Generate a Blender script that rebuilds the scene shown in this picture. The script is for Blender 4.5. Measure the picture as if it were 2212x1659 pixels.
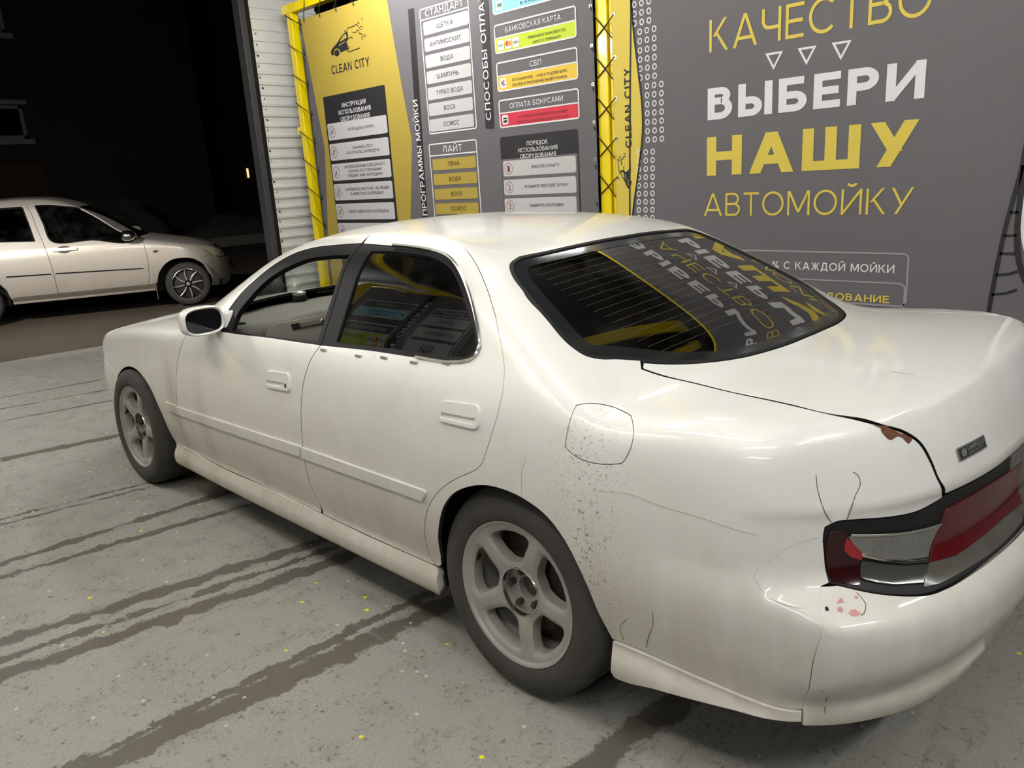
import bpy, bmesh, math, random
import numpy as np
from mathutils import Vector, Matrix
from mathutils.geometry import delaunay_2d_cdt

for _o in list(bpy.data.objects): bpy.data.objects.remove(_o)
SC = bpy.context.scene
COL = SC.collection

# ------------------------------------------------------------------ camera
def look_camera():
    cx, cy, cz, yaw, pit, rol, f = 4.152, -2.217, 1.461, 2.357, 0.262, -0.063, 1680.627
    d = Vector((math.cos(pit)*math.cos(yaw), math.cos(pit)*math.sin(yaw), -math.sin(pit)))
    r0 = d.cross(Vector((0, 0, 1))).normalized(); u0 = r0.cross(d)
    r = math.cos(rol)*r0 + math.sin(rol)*u0
    u = -math.sin(rol)*r0 + math.cos(rol)*u0
    cam = bpy.data.cameras.new('camera'); cam.sensor_fit = 'HORIZONTAL'; cam.sensor_width = 36.0
    cam.lens = f/2212*36.0; cam.clip_start = .05; cam.clip_end = 300
    o = bpy.data.objects.new('camera', cam); COL.objects.link(o)
    m = Matrix((r, u, -d)).transposed().to_4x4(); m.translation = (cx, cy, cz)
    o.matrix_world = m
    SC.camera = o
look_camera()
SC.view_settings.view_transform = 'Standard'
SC.view_settings.look = 'None'
SC.view_settings.gamma = 1.0
SC.view_settings.use_curve_mapping = False
SC.view_settings.exposure = 0.30
W = bpy.data.worlds.new('night'); SC.world = W; W.use_nodes = True
W.node_tree.nodes['Background'].inputs[0].default_value = (.010, .011, .013, 1)
W.node_tree.nodes['Background'].inputs[1].default_value = .15
# light of the wash bay: fluorescent-style tubes under the canopy, some added as fill (x, y, z, length, along, watts)
TUBES = [(1.55, -.05, 3.32, 1.5, 'y', .46), (1.36, 1.80, 3.22, .6, 'y', .42), (2.25, -1.25, 3.32, 1.2, 'x', .60),
         (-1.2, 1.2, 3.32, 1.5, 'x', 1.6), (-3.5, -3.0, 3.25, 1.6, 'y', 5.2),  # last tube here is unseen fill, added to brighten the hatchback
         (1.0, -2.20, 3.20, 1.5, 'x', .82), (3.5, -2.55, 3.20, 1.8, 'x', .88), (4.3, -5.4, 3.1, 2.4, 'x', 1.0), (5.9, -1.2, 3.30, 1.8, 'y', 2.0), (5.4, 1.3, 3.32, 1.2, 'y', .7)]  # leading tubes on the camera side are added to brighten the sedan's flank
TUBE_STRENGTH = 62.0

# ------------------------------------------------------------------ materials
def srgb(r, g, b):
    f = lambda c: c/12.92 if c <= .04045 else ((c+.055)/1.055)**2.4
    return (f(r/255), f(g/255), f(b/255), 1)
MATS = {}
class NT:
    def __init__(s, name):
        s.m = bpy.data.materials.new(name); s.m.use_nodes = True
        s.t = s.m.node_tree; s.b = s.t.nodes['Principled BSDF']; s.out = s.t.nodes['Material Output']
    def n(s, typ, **kw):
        n = s.t.nodes.new(typ)
        ins = kw.pop('ins', {})
        for k, v in kw.items(): setattr(n, k, v)
        for k, v in ins.items(): s.set(n, k, v)
        return n
    def set(s, n, k, v):
        if hasattr(v, 'is_linked') or isinstance(v, bpy.types.NodeSocket): s.t.links.new(v, n.inputs[k])
        else: n.inputs[k].default_value = v
    def math(s, op, a, b=None, c=None, clamp=False):
        n = s.t.nodes.new('ShaderNodeMath'); n.operation = op; n.use_clamp = clamp
        for i, v in enumerate((a, b, c)):
            if v is not None: s.set(n, i, v)
        return n.outputs[0]
    def ss(s, a, b, x):
        n = s.t.nodes.new('ShaderNodeMapRange'); n.interpolation_type = 'SMOOTHSTEP'
        s.set(n, 0, x); n.inputs[1].default_value = a; n.inputs[2].default_value = b
        n.inputs[3].default_value = 0; n.inputs[4].default_value = 1
        return n.outputs[0]
    def mix(s, f, a, b):
        n = s.t.nodes.new('ShaderNodeMix'); n.data_type = 'RGBA'
        s.set(n, 0, f); s.set(n, 6, a); s.set(n, 7, b)
        return n.outputs[2]
    def obj(s, scale=(1, 1, 1)):
        c = s.n('ShaderNodeTexCoord'); mp = s.n('ShaderNodeMapping', ins={'Vector': c.outputs['Object'], 'Scale': scale})
        return mp.outputs[0]
    def noise(s, vec, scale, detail=4, rough=.55, dist=0):
        n = s.n('ShaderNodeTexNoise', ins={'Vector': vec, 'Scale': scale, 'Detail': detail, 'Roughness': rough, 'Distortion': dist})
        return n.outputs[0]
    def bump(s, h, strength, dist=.01):
        n = s.n('ShaderNodeBump', ins={'Height': h, 'Strength': strength, 'Distance': dist})
        s.t.links.new(n.outputs[0], s.b.inputs['Normal'])
def simple(name, col, rough=.5, metal=0, spec=.5, coat=0, var=.06, vscale=9, bump=0, bscale=60):
    if name in MATS: return MATS[name]
    t = NT(name); b = t.b
    v = t.obj()
    if var:
        nz = t.noise(v, vscale, 5)
        lo = tuple(max(0, c*(1-var)) for c in col[:3])+(1,); hi = tuple(min(1, c*(1+var)) for c in col[:3])+(1,)
        t.set(b, 'Base Color', t.mix(nz, lo, hi))
    else: b.inputs['Base Color'].default_value = col
    b.inputs['Roughness'].default_value = rough; b.inputs['Metallic'].default_value = metal
    b.inputs['Specular IOR Level'].default_value = spec
    b.inputs['Coat Weight'].default_value = coat; b.inputs['Coat Roughness'].default_value = .08
    if bump: t.bump(t.noise(v, bscale, 3), bump, .004)
    MATS[name] = t.m
    return t.m
def emis(name, col, strength):
    t = NT(name); t.b.inputs['Base Color'].default_value = (0, 0, 0, 1)
    t.b.inputs['Emission Color'].default_value = col; t.b.inputs['Emission Strength'].default_value = strength
    MATS[name] = t.m
    return t.m
def paint_mat(name, base, grime, dirt=1.0, metal=0, rough=.35, marks=False):
    t = NT(name); b = t.b
    v = t.obj()
    sep = t.n('ShaderNodeSeparateXYZ', ins={0: t.n('ShaderNodeTexCoord').outputs['Object']})
    big = t.noise(v, 2.2, 6, .6); fine = t.noise(v, 26, 6, .7)
    streak = t.noise(t.obj((22, 22, 1.2)), 1.0, 4, .6)
    low = t.ss(.95, .25, sep.outputs[2])                       # road film sits on the lower panels
    d = t.math('MULTIPLY', low, t.math('MULTIPLY_ADD', big, .75, t.math('MULTIPLY', streak, .45)), clamp=True)
    d = t.math('MULTIPLY', d, .85*dirt)
    if marks:                                                   # mud runs behind the front wheel, spatter behind the rear one, flaking boot
        X, Y, Z = sep.outputs[0], sep.outputs[1], sep.outputs[2]
        def bump_(x0, w): q = t.math('DIVIDE', t.math('SUBTRACT', X, x0), w); return t.math('POWER', 2.718, t.math('MULTIPLY', t.math('MULTIPLY', q, q), -1))
        runs = t.math('ADD', t.math('MULTIPLY', bump_(.56, .075), .75), t.math('MULTIPLY', bump_(.86, .05), .38))
        runs = t.math('MULTIPLY', t.math('MULTIPLY', runs, t.ss(.93, .55, Z)), t.math('MULTIPLY_ADD', t.noise(t.obj((16, 4, 2.2)), 1.6, 5, .65), 1.1, -.12), clamp=True)
        d = t.math('ADD', d, runs, clamp=True)
    c = t.mix(d, base, grime)
    if marks:
        spat = t.math('MULTIPLY', t.math('MULTIPLY', bump_(3.02, .085), t.math('MULTIPLY', t.ss(.95, .80, Z), t.ss(.28, .42, Z))), t.ss(.56, .64, t.noise(v, 105, 4, .7)))
        c = t.mix(t.math('MULTIPLY', spat, .8), c, srgb(96, 86, 72))
        fl = t.math('MULTIPLY', t.math('MULTIPLY', t.ss(.90, .93, Z), t.ss(3.0, 3.15, X)), t.math('MULTIPLY', t.ss(.655, .70, t.noise(t.obj((16, 46, 16)), 1.0, 5, .68)), t.ss(.42, .58, t.noise(v, 3.4, 3))))
        c = t.mix(t.math('MULTIPLY', fl, .75), c, srgb(140, 132, 118))
        grey = t.math('MULTIPLY', t.ss(.48, .66, t.noise(t.obj((1, 1, 1)), 5.5, 6, .65)), .16)
        c = t.mix(grey, c, srgb(196, 190, 176))
    sp = t.math('MULTIPLY', t.ss(.66, .74, fine), t.math('MULTIPLY', .30*dirt, t.ss(.45, .6, big)))
    c = t.mix(sp, c, tuple(x*.45 for x in grime[:3])+(1,))
    t.set(b, 'Base Color', c)
    t.set(b, 'Roughness', t.math('MULTIPLY_ADD', d, .35, rough))
    b.inputs['Metallic'].default_value = metal
    t.set(b, 'Coat Weight', t.math('MULTIPLY_ADD', d, -.7, .75)); b.inputs['Coat Roughness'].default_value = .07
    t.bump(t.noise(v, 7, 2), .05, .02)
    MATS[name] = t.m
    return t.m
def glass_mat(name, tint, refl_col=(1, 1, 1, 1), ior=1.5, rough=.0, lines=False, extra=0.0):
    t = NT(name)
    t.t.nodes.remove(t.b)
    tr = t.n('ShaderNodeBsdfTransparent'); gl = t.n('ShaderNodeBsdfGlossy', ins={'Color': refl_col, 'Roughness': rough})
    bf = t.n('ShaderNodeNewGeometry').outputs['Backfacing']
    fr = t.n('ShaderNodeFresnel', ins={'IOR': t.math('MULTIPLY_ADD', bf, 1/ior-ior, ior)})
    v = t.obj()
    f = fr.outputs[0]
    if extra: f = t.math('ADD', f, extra, clamp=True)
    col = tint
    if lines:
        sep = t.n('ShaderNodeSeparateXYZ', ins={0: t.n('ShaderNodeTexCoord').outputs['Object']})
        y2 = t.math('MULTIPLY', sep.outputs[1], sep.outputs[1])
        u = t.math('ADD', sep.outputs[0], t.math('MULTIPLY', y2, .16))
        k = t.math('FRACT', t.math('MULTIPLY', u, 1/.030))
        ln = t.math('MULTIPLY', t.math('LESS_THAN', k, .05), t.math('MULTIPLY', t.math('LESS_THAN', t.math('ABSOLUTE', sep.outputs[1]), .5), t.math('MULTIPLY', t.math('GREATER_THAN', u, 2.57), t.math('LESS_THAN', u, 3.04))))
        df = t.n('ShaderNodeBsdfDiffuse', ins={'Color': (.20, .16, .11, 1)})
    t.set(tr, 'Color', col)
    mx = t.n('ShaderNodeMixShader', ins={0: f, 1: tr.outputs[0], 2: gl.outputs[0]})
    o = mx.outputs[0]
    if lines:
        m2 = t.n('ShaderNodeMixShader', ins={0: t.math('MULTIPLY', ln, .30), 1: o, 2: df.outputs[0]}); o = m2.outputs[0]
    # film of dust
    ds = t.n('ShaderNodeBsdfDiffuse', ins={'Color': (.45, .44, .42, 1)})
    m3 = t.n('ShaderNodeMixShader', ins={0: t.math('MULTIPLY', t.ss(.45, .8, t.noise(v, 5, 6)), .035), 1: o, 2: ds.outputs[0]})
    t.t.links.new(m3.outputs[0], t.out.inputs[0])
    MATS[name] = t.m
    return t.m

# ------------------------------------------------------------------ object helpers
def tag(o, label=None, cat=None, group=None, kind=None):
    if label: o['label'] = label
    if cat: o['category'] = cat
    if group: o['group'] = group
    if kind: o['kind'] = kind
    return o
def empty(name, loc=(0, 0, 0), label=None, cat=None, group=None):
    o = bpy.data.objects.new(name, None); COL.objects.link(o); o.location = loc; o.empty_display_size = .1
    return tag(o, label, cat, group)
def link_mesh(name, me, mats, parent=None):
    o = bpy.data.objects.new(name, me); COL.objects.link(o)
    for m in (mats if isinstance(mats, (list, tuple)) else [mats]): me.materials.append(m)
    if parent is not None: o.parent = parent
    return o
def pymesh(name, V, F, mats, parent=None, smooth=False, N=None, mi=None):
    me = bpy.data.meshes.new(name); me.from_pydata([tuple(v) for v in V], [], [tuple(f) for f in F])
    if smooth or N is not None: me.polygons.foreach_set('use_smooth', [True]*len(me.polygons))
    if mi is not None: me.polygons.foreach_set('material_index', list(mi))
    me.update()
    if N is not None: me.normals_split_custom_set_from_vertices([tuple(n) for n in N])
    return link_mesh(name, me, mats, parent)
class MB:
    "collects simple shapes into one mesh"
    def __init__(s): s.V = []; s.F = []; s.I = []
    def add(s, V, F, mi=0):
        b = len(s.V); s.V += [tuple(v) for v in V]; s.F += [tuple(i+b for i in f) for f in F]; s.I += [mi]*len(F); return s
    def box(s, a, b, mi=0, M=None):
        x0, y0, z0 = a; x1, y1, z1 = b
        V = [Vector(p) for p in ((x0,y0,z0),(x1,y0,z0),(x1,y1,z0),(x0,y1,z0),(x0,y0,z1),(x1,y0,z1),(x1,y1,z1),(x0,y1,z1))]
        if M is not None: V = [M @ v for v in V]
        return s.add(V, [(0,3,2,1),(4,5,6,7),(0,1,5,4),(1,2,6,5),(2,3,7,6),(3,0,4,7)], mi)
    def tube(s, pts, r, n=8, mi=0, cap=True):
        pts = [Vector(p) for p in pts]; V = []; F = []
        for i, p in enumerate(pts):
            t = (pts[min(i+1, len(pts)-1)]-pts[max(i-1, 0)]).normalized()
            a = t.cross(Vector((0, 0, 1)) if abs(t.z) < .9 else Vector((1, 0, 0))).normalized(); b = t.cross(a)
            rr = r[i] if isinstance(r, (list, tuple)) else r
            V += [p+rr*(math.cos(2*math.pi*k/n)*a+math.sin(2*math.pi*k/n)*b) for k in range(n)]
        for i in range(len(pts)-1):
            for k in range(n):
                F.append((i*n+k, i*n+(k+1) % n, (i+1)*n+(k+1) % n, (i+1)*n+k))
        if cap: F.append(tuple(range(n-1, -1, -1))); F.append(tuple((len(pts)-1)*n+k for k in range(n)))
        return s.add(V, F, mi)
    def lathe(s, prof, n=48, mi=0, M=None, closed=False, a0=0, a1=2*math.pi):
        "profile (r, h) about local z"
        V = []; F = []; full = abs(a1-a0-2*math.pi) < 1e-6; m = n if full else n+1
        for r, h in prof:
            for k in range(m):
                a = a0+(a1-a0)*k/n; V.append(Vector((r*math.cos(a), r*math.sin(a), h)))
        if M is not None: V = [M @ v for v in V]
        L = len(prof)
        for i in range(L if closed else L-1):
            j = (i+1) % L
            for k in range(n):
                k2 = (k+1) % m
                F.append((i*m+k, i*m+k2, j*m+k2, j*m+k))
        return s.add(V, F, mi)
    def prism(s, poly, h0, h1, M=None, mi=0):
        "polygon (x, y) extruded from h0 to h1 along local z"
        n = len(poly); V = [Vector((p[0], p[1], h0)) for p in poly]+[Vector((p[0], p[1], h1)) for p in poly]
        if M is not None: V = [M @ v for v in V]
        F = [tuple(range(n-1, -1, -1)), tuple(range(n, 2*n))]+[(i, (i+1) % n, n+(i+1) % n, n+i) for i in range(n)]
        return s.add(V, F, mi)
    def obj(s, name, mats, parent=None, smooth=False, bevel=0, seg=2, angle=40):
        me = bpy.data.meshes.new(name); me.from_pydata(s.V, [], s.F)
        me.polygons.foreach_set('material_index', s.I)
        bm = bmesh.new(); bm.from_mesh(me); bmesh.ops.recalc_face_normals(bm, faces=bm.faces)
        if bevel:
            ed = [e for e in bm.edges if len(e.link_faces) == 2 and e.calc_face_angle(0) > math.radians(30)]
            bmesh.ops.bevel(bm, geom=ed, offset=bevel, segments=seg, affect='EDGES', profile=.5)
        bm.to_mesh(me); bm.free()
        if smooth:
            me.polygons.foreach_set('use_smooth', [True]*len(me.polygons)); me.update()
            try: me.set_sharp_from_angle(angle=math.radians(angle))
            except Exception: pass
        me.update()
        return link_mesh(name, me, mats, parent)

# ------------------------------------------------------------------ 2-D outlines
def spline(P, step=.01):
    "smooth curve through the points (chord-length cubic)"
    P = np.array(P, float)
    if len(P) < 3:
        n = max(1, int(np.linalg.norm(P[-1]-P[0])/step)); return np.array([P[0]+(P[-1]-P[0])*i/n for i in range(n+1)])
    d = np.linalg.norm(np.diff(P, axis=0), axis=1); keep = np.r_[True, d > 1e-6]; P = P[keep]; d = d[d > 1e-6]
    t = np.r_[0, np.cumsum(d)]
    m = np.zeros_like(P)
    for i in range(len(P)):
        if i == 0: m[i] = (P[1]-P[0])/d[0]
        elif i == len(P)-1: m[i] = (P[-1]-P[-2])/d[-1]
        else: m[i] = ((P[i]-P[i-1])/d[i-1]*d[i]+(P[i+1]-P[i])/d[i]*d[i-1])/(d[i]+d[i-1])
    out = []
    for i in range(len(P)-1):
        n = max(1, int(round(d[i]/step)))
        for k in range(n):
            u = k/n
            out.append((1+2*u)*(1-u)**2*P[i]+u*(1-u)**2*d[i]*m[i]+u*u*(3-2*u)*P[i+1]+u*u*(u-1)*d[i]*m[i+1])
    out.append(P[-1])
    return np.array(out)
def area2(P): x, y = P[:, 0], P[:, 1]; return .5*np.sum(x*np.roll(y, -1)-y*np.roll(x, -1))
def loop2(segs, step=.01, smooth=True):
    out = []
    for s in segs:
        s = np.array(s, float)
        q = spline(s, step) if smooth else np.vstack([spline(s[i:i+2], step) for i in range(len(s)-1)])
        out.append(q)
    # straight joints between consecutive pieces
    full = []
    for i, q in enumerate(out):
        full.append(q)
        nx = out[(i+1) % len(out)][0]
        g = np.linalg.norm(nx-q[-1])
        if g > step*1.5: full.append(spline([q[-1], nx], step)[1:-1])
    P = np.vstack(full)
    keep = [0]
    for i in range(1, len(P)):
        if np.linalg.norm(P[i]-P[keep[-1]]) > step*.25: keep.append(i)
    if np.linalg.norm(P[keep[-1]]-P[keep[0]]) < step*.25: keep.pop()
    P = P[keep]
    return P if area2(P) > 0 else P[::-1]
def inset(P, d):
    "move a CCW loop inward by d"
    a = P-np.roll(P, 1, 0); b = np.roll(P, -1, 0)-P
    na = np.stack([-a[:, 1], a[:, 0]], 1); nb = np.stack([-b[:, 1], b[:, 0]], 1)
    na /= np.maximum(np.linalg.norm(na, axis=1, keepdims=True), 1e-9); nb /= np.maximum(np.linalg.norm(nb, axis=1, keepdims=True), 1e-9)
    n = na+nb; L = np.maximum((n*n).sum(1, keepdims=True), .5)
    return P+n*2/L*d
def inside(P, Q):
    x, y = Q[:, 0], Q[:, 1]; r = np.zeros(len(Q), bool)
    x0, y0 = P[:, 0], P[:, 1]; x1, y1 = np.roll(x0, -1), np.roll(y0, -1)
    for a, b, c, d in zip(x0, y0, x1, y1):
        if b == d: continue
        m = (b > y) != (d > y)
        r ^= m & (x < (c-a)*(y-b)/(d-b)+a)
    return r
def near(P, Q, d):
    A = P; B = np.roll(P, -1, 0); r = np.zeros(len(Q), bool)
    for i in range(0, len(Q), 4000):
        q = Q[i:i+4000, None]; ab = (B-A)[None]; t = np.clip(((q-A[None])*ab).sum(2)/np.maximum((ab*ab).sum(2), 1e-12), 0, 1)
        r[i:i+4000] = (np.linalg.norm(q-(A[None]+t[..., None]*ab), axis=2) < d).any(1)
    return r
def fill(outer, holes=(), h=.02):
    "triangulate an outline with regular inner points -> points, triangles, number of them"
    allp = [outer]+list(holes)
    lo = outer.min(0); hi = outer.max(0)
    gx = np.arange(lo[0]+h*.5, hi[0], h); gy = np.arange(lo[1]+h*.5, hi[1], h*.9)
    G = np.array([(x+(h*.5 if j % 2 else 0), y) for j, y in enumerate(gy) for x in gx]) if len(gx) and len(gy) else np.zeros((0, 2))
    if len(G):
        m = inside(outer, G)
        for H in holes: m &= ~inside(H, G)
        G = G[m]
        if len(G):
            m = np.zeros(len(G), bool)
            for L in allp: m |= near(L, G, h*.5)
            G = G[~m]
    V = []; E = []
    for L in allp:
        b = len(V); n = len(L); V += [Vector(p) for p in L]; E += [(b+i, b+(i+1) % n) for i in range(n)]
    V += [Vector(p) for p in G]
    r = delaunay_2d_cdt(V, E, [], 0, 1e-7)
    P = np.array([tuple(v) for v in r[0]]); T = np.array([tuple(f) for f in r[2]])
    c = P[T].mean(1); m = inside(outer, c)
    for H in holes: m &= ~inside(H, c)
    T = T[m]
    a = P[T[:, 1]]-P[T[:, 0]]; b = P[T[:, 2]]-P[T[:, 0]]; cr = a[:, 0]*b[:, 1]-a[:, 1]*b[:, 0]
    T = T[np.abs(cr) > 1e-10]; cr = cr[np.abs(cr) > 1e-10]
    T[cr < 0] = T[cr < 0][:, ::-1]
    return P, T

# ------------------------------------------------------------------ plain sans capitals drawn from strokes (height 1)
class Glyphs:
    def __init__(s, t): s.t = t
    def box(s, x0, y0, x1, y1): return [(x0, y0), (x1, y0), (x1, y1), (x0, y1)]
    def di(s, x0, y0, x1, y1, w=None):
        w = w or s.t*1.12; return [(x0, y0), (x0+w, y0), (x1+w, y1), (x1, y1)]
    def arc(s, cx, cy, rx, ry, a0, a1, n=None):
        n = n or max(4, int(abs(a1-a0)/12)); P = []
        for k in range(n+1):
            a = math.radians(a0+(a1-a0)*k/n); P.append((math.cos(a), math.sin(a)))
        out = []
        for (c0, s0), (c1, s1) in zip(P[:-1], P[1:]):
            out.append([(cx+(rx-s.t)*c0, cy+(ry-s.t)*s0), (cx+rx*c0, cy+ry*s0), (cx+rx*c1, cy+ry*s1), (cx+(rx-s.t)*c1, cy+(ry-s.t)*s1)])
        return out
    def bowl(s, x, y0, y1, w, left=False):
        r = (y1-y0)/2; rx = min(r*1.05, w*.8); xe = x+w-rx; t = s.t
        return [s.box(x, y1-t, xe, y1), s.box(x, y0, xe, y0+t)]+s.arc(xe, y0+r, rx, r, -90, 90)
    def get(s, ch):
        t = s.t; b = s.box; d = s.di; q = t*1.12
        if ch in 'АA': w = .96; return [d(0, 0, w/2-q/2, 1), d(w-q, 0, w/2-q/2, 1), b(w*.2, .22, w*.8, .22+t)], w
        if ch == 'Б': return [b(0, 0, t, 1), b(0, 1-t, .66, 1)]+s.bowl(0, 0, .60, .74), .74
        if ch in 'ВB': return [b(0, 0, t, 1)]+s.bowl(0, .47, 1, .68)+s.bowl(0, 0, .47+t, .74), .74
        if ch == 'Г': return [b(0, 0, t, 1), b(0, 1-t, .62, 1)], .62
        if ch == 'Д': return [b(0, 0, .92, t), b(0, -.16, t, t), b(.92-t, -.16, .92, t), b(.78-t, 0, .78, 1), b(.24, 1-t, .78, 1), d(.10, t*.6, .24, 1)], .92
        if ch in 'ЕE': return [b(0, 0, t, 1), b(0, 0, .66, t), b(0, 1-t, .66, 1), b(0, .5-t/2, .62, .5+t/2)], .66
        if ch == 'Ё': g, w = s.get('Е'); return g+[b(.14, 1.08, .14+t, 1.08+t), b(.42, 1.08, .42+t, 1.08+t)], w
        if ch == 'Ж': return [b(.55-t/2, 0, .55+t/2, 1), d(0, 0, .36, .53), d(1.1-q, 0, .74-q, .53), d(.36, .47, .02, 1), d(.74-q, .47, 1.08-q, 1)], 1.1
        if ch == 'З': return s.arc(.34, .25+t/4, .36, .25+t/4, -160, 90)+s.arc(.33, .75-t/4, .33, .25+t/4, -90, 158)+[b(.20, .5-t/2, .36, .5+t/2)], .70
        if ch == 'И': return [b(0, 0, t, 1), b(.84-t, 0, .84, 1), [(t*.9, 0), (t*.9, t*1.55), (.84-t*.9, 1), (.84-t*.9, 1-t*1.55)]], .84
        if ch == 'Й': g, w = s.get('И'); return g+s.arc(w/2, 1.26, .20+t*.2, .18, 195, 345), w
        if ch == 'К': return [b(0, 0, t, 1), d(.14, .47, .60, 1, q*1.05), d(.66, 0, .22, .60, q*1.05)], .78+q*.2
        if ch == 'Л': return [b(.80-t, 0, .80, 1), b(.22, 1-t, .80, 1), d(.0, 0, .20, 1)], .80
        if ch in 'МM': return [b(0, 0, t, 1), b(1-t, 0, 1, 1), d(.5-q/2, .0+.12, .02, 1), d(.5-q/2, .12, .98-q, 1)], 1.0
        if ch == 'Н': return [b(0, 0, t, 1), b(.82-t, 0, .82, 1), b(0, .5-t/2, .82, .5+t/2)], .82
        if ch in 'ОO': return s.arc(.5, .5, .5, .51, 0, 360), 1.0
        if ch == 'П': return [b(0, 0, t, 1), b(.80-t, 0, .80, 1), b(0, 1-t, .80, 1)], .80
        if ch in 'РP': return [b(0, 0, t, 1)]+s.bowl(0, .38, 1, .72), .72
        if ch in 'СC': return s.arc(.5, .5, .5, .51, 45, 315), .90
        if ch in 'ТT': return [b(.37-t/2, 0, .37+t/2, 1), b(0, 1-t, .74, 1)], .74
        if ch == 'У': return [d(.14, 0, .84-q, 1), d(.36-q*.1, .34, 0, 1)], .84
        if ch == 'Х': return [d(0, 0, .82-q, 1), d(.82-q, 0, 0, 1)], .82
        if ch == 'Ц': return [b(0, 0, t, 1), b(.78-t, 0, .78, 1), b(0, 0, .90, t), b(.90-t*.9, -.18, .90, t)], .90
        if ch == 'Ч': return [b(.72-t, 0, .72, 1), b(0, .62, t, 1), b(.26, .38, .72, .38+t)]+s.arc(.27, .65, .27, .27, 180, 270), .72
        if ch == 'Ш': return [b(0, 0, t, 1), b(.56-t/2, 0, .56+t/2, 1), b(1.12-t, 0, 1.12, 1), b(0, 0, 1.12, t)], 1.12
        if ch == 'Щ': g, w = s.get('Ш'); return g+[b(0, 0, 1.23, t), b(1.23-t*.9, -.18, 1.23, t)], 1.23
        if ch == 'Ы': return [b(0, 0, t, 1), b(.96-t, 0, .96, 1)]+s.bowl(0, 0, .60, .68), .96
        if ch == 'Ь': return [b(0, 0, t, 1)]+s.bowl(0, 0, .60, .72), .72
        if ch == 'Э': return s.arc(.40, .5, .48, .51, -135, 135)+[b(.30, .5-t/2, .85, .5+t/2)], .90
        if ch == 'Ю': return [b(0, 0, t, 1), b(t, .5-t/2, .34, .5+t/2)]+s.arc(.78, .5, .46, .51, 0, 360), 1.24
        if ch == 'Я': return [b(.74-t, 0, .74, 1)]+[[(.74-x, y) for x, y in P][::-1] for P in s.bowl(0, .40, 1, .72)]+[d(.02, 0, .30, .45)], .74
        if ch == 'N': return [b(0, 0, t, 1), b(.82-t, 0, .82, 1), [(t*.9, 1), (t*.9, 1-t*1.55), (.82-t*.9, 0), (.82-t*.9, t*1.55)]], .82
        if ch == 'L': return [b(0, 0, t, 1), b(0, 0, .60, t)], .60
        if ch == 'I': return [b(0, 0, t, 1)], t
        if ch == 'Y': return [b(.42-t/2, 0, .42+t/2, .48), d(.42-q/2, .42, 0, 1), d(.42-q/2, .42, .84-q, 1)], .84
        if ch == '%': return s.arc(.2, .76, .2, .22, 0, 360)+s.arc(.72, .24, .2, .22, 0, 360)+[d(.16, 0, .66, 1, q*.8)], .92
        if ch == '-': return [b(.05, .5-t/2, .35, .5+t/2)], .4
        return [], .34
    def line(s, txt, sp=.17):
        P = []; x = 0
        for c in txt:
            g, w = s.get(c)
            for poly in g:
                pp = [(px+x, py) for px, py in poly]
                P.append(pp if area2(np.array(pp)) > 0 else pp[::-1])
            x += w+sp
        return P
def stroke_text(body, t=.14, sp=.17):
    "outline like build_text: points with cap height .728, faces"
    V = []; F = []
    for poly in Glyphs(t).line(body, sp):
        b = len(V); V += [(x*.728, y*.728) for x, y in poly]; F.append(tuple(range(b, b+len(poly))))
    return np.array(V), F

# ------------------------------------------------------------------ body surfaces
def pchip(xs,ys):
    xs=np.array(xs,float);ys=np.array(ys,float)
    h=np.diff(xs);d=np.diff(ys)/h
    m=np.zeros_like(xs)
    m[0]=d[0];m[-1]=d[-1]
    for i in range(1,len(xs)-1):
        if d[i-1]*d[i]>0:
            w1=2*h[i]+h[i-1];w2=h[i]+2*h[i-1]
            m[i]=(w1+w2)/(w1/d[i-1]+w2/d[i])
    def f(x):
        x=np.clip(x,xs[0],xs[-1])
        i=np.clip(np.searchsorted(xs,x)-1,0,len(xs)-2)
        t=(x-xs[i])/h[i]
        return (1+2*t)*(1-t)**2*ys[i]+t*(1-t)**2*h[i]*m[i]+t*t*(3-2*t)*ys[i+1]+t*t*(t-1)*h[i]*m[i+1]
    return f
def soft(f,a,b,sig,n=1600):
    "the curve f blurred by sig, so that reflections run smoothly"
    x=np.linspace(a,b,n);y=f(x);dx=x[1]-x[0];m=int(4*sig/dx)+1
    k=np.exp(-.5*(np.arange(-m,m+1)*dx/sig)**2);k/=k.sum()
    y=np.convolve(np.r_[2*y[0]-y[1:m+1][::-1],y,2*y[-1]-y[-m-1:-1][::-1]],k,'valid')
    return lambda t:np.interp(t,x,y)
def smax(a,b,k):
    h=np.maximum(k-np.abs(a-b),0)/k
    return np.maximum(a,b)+h*h*k*.25
def sstep(a,b,x):
    t=np.clip((x-a)/(b-a),0,1);return t*t*(3-2*t)
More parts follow.
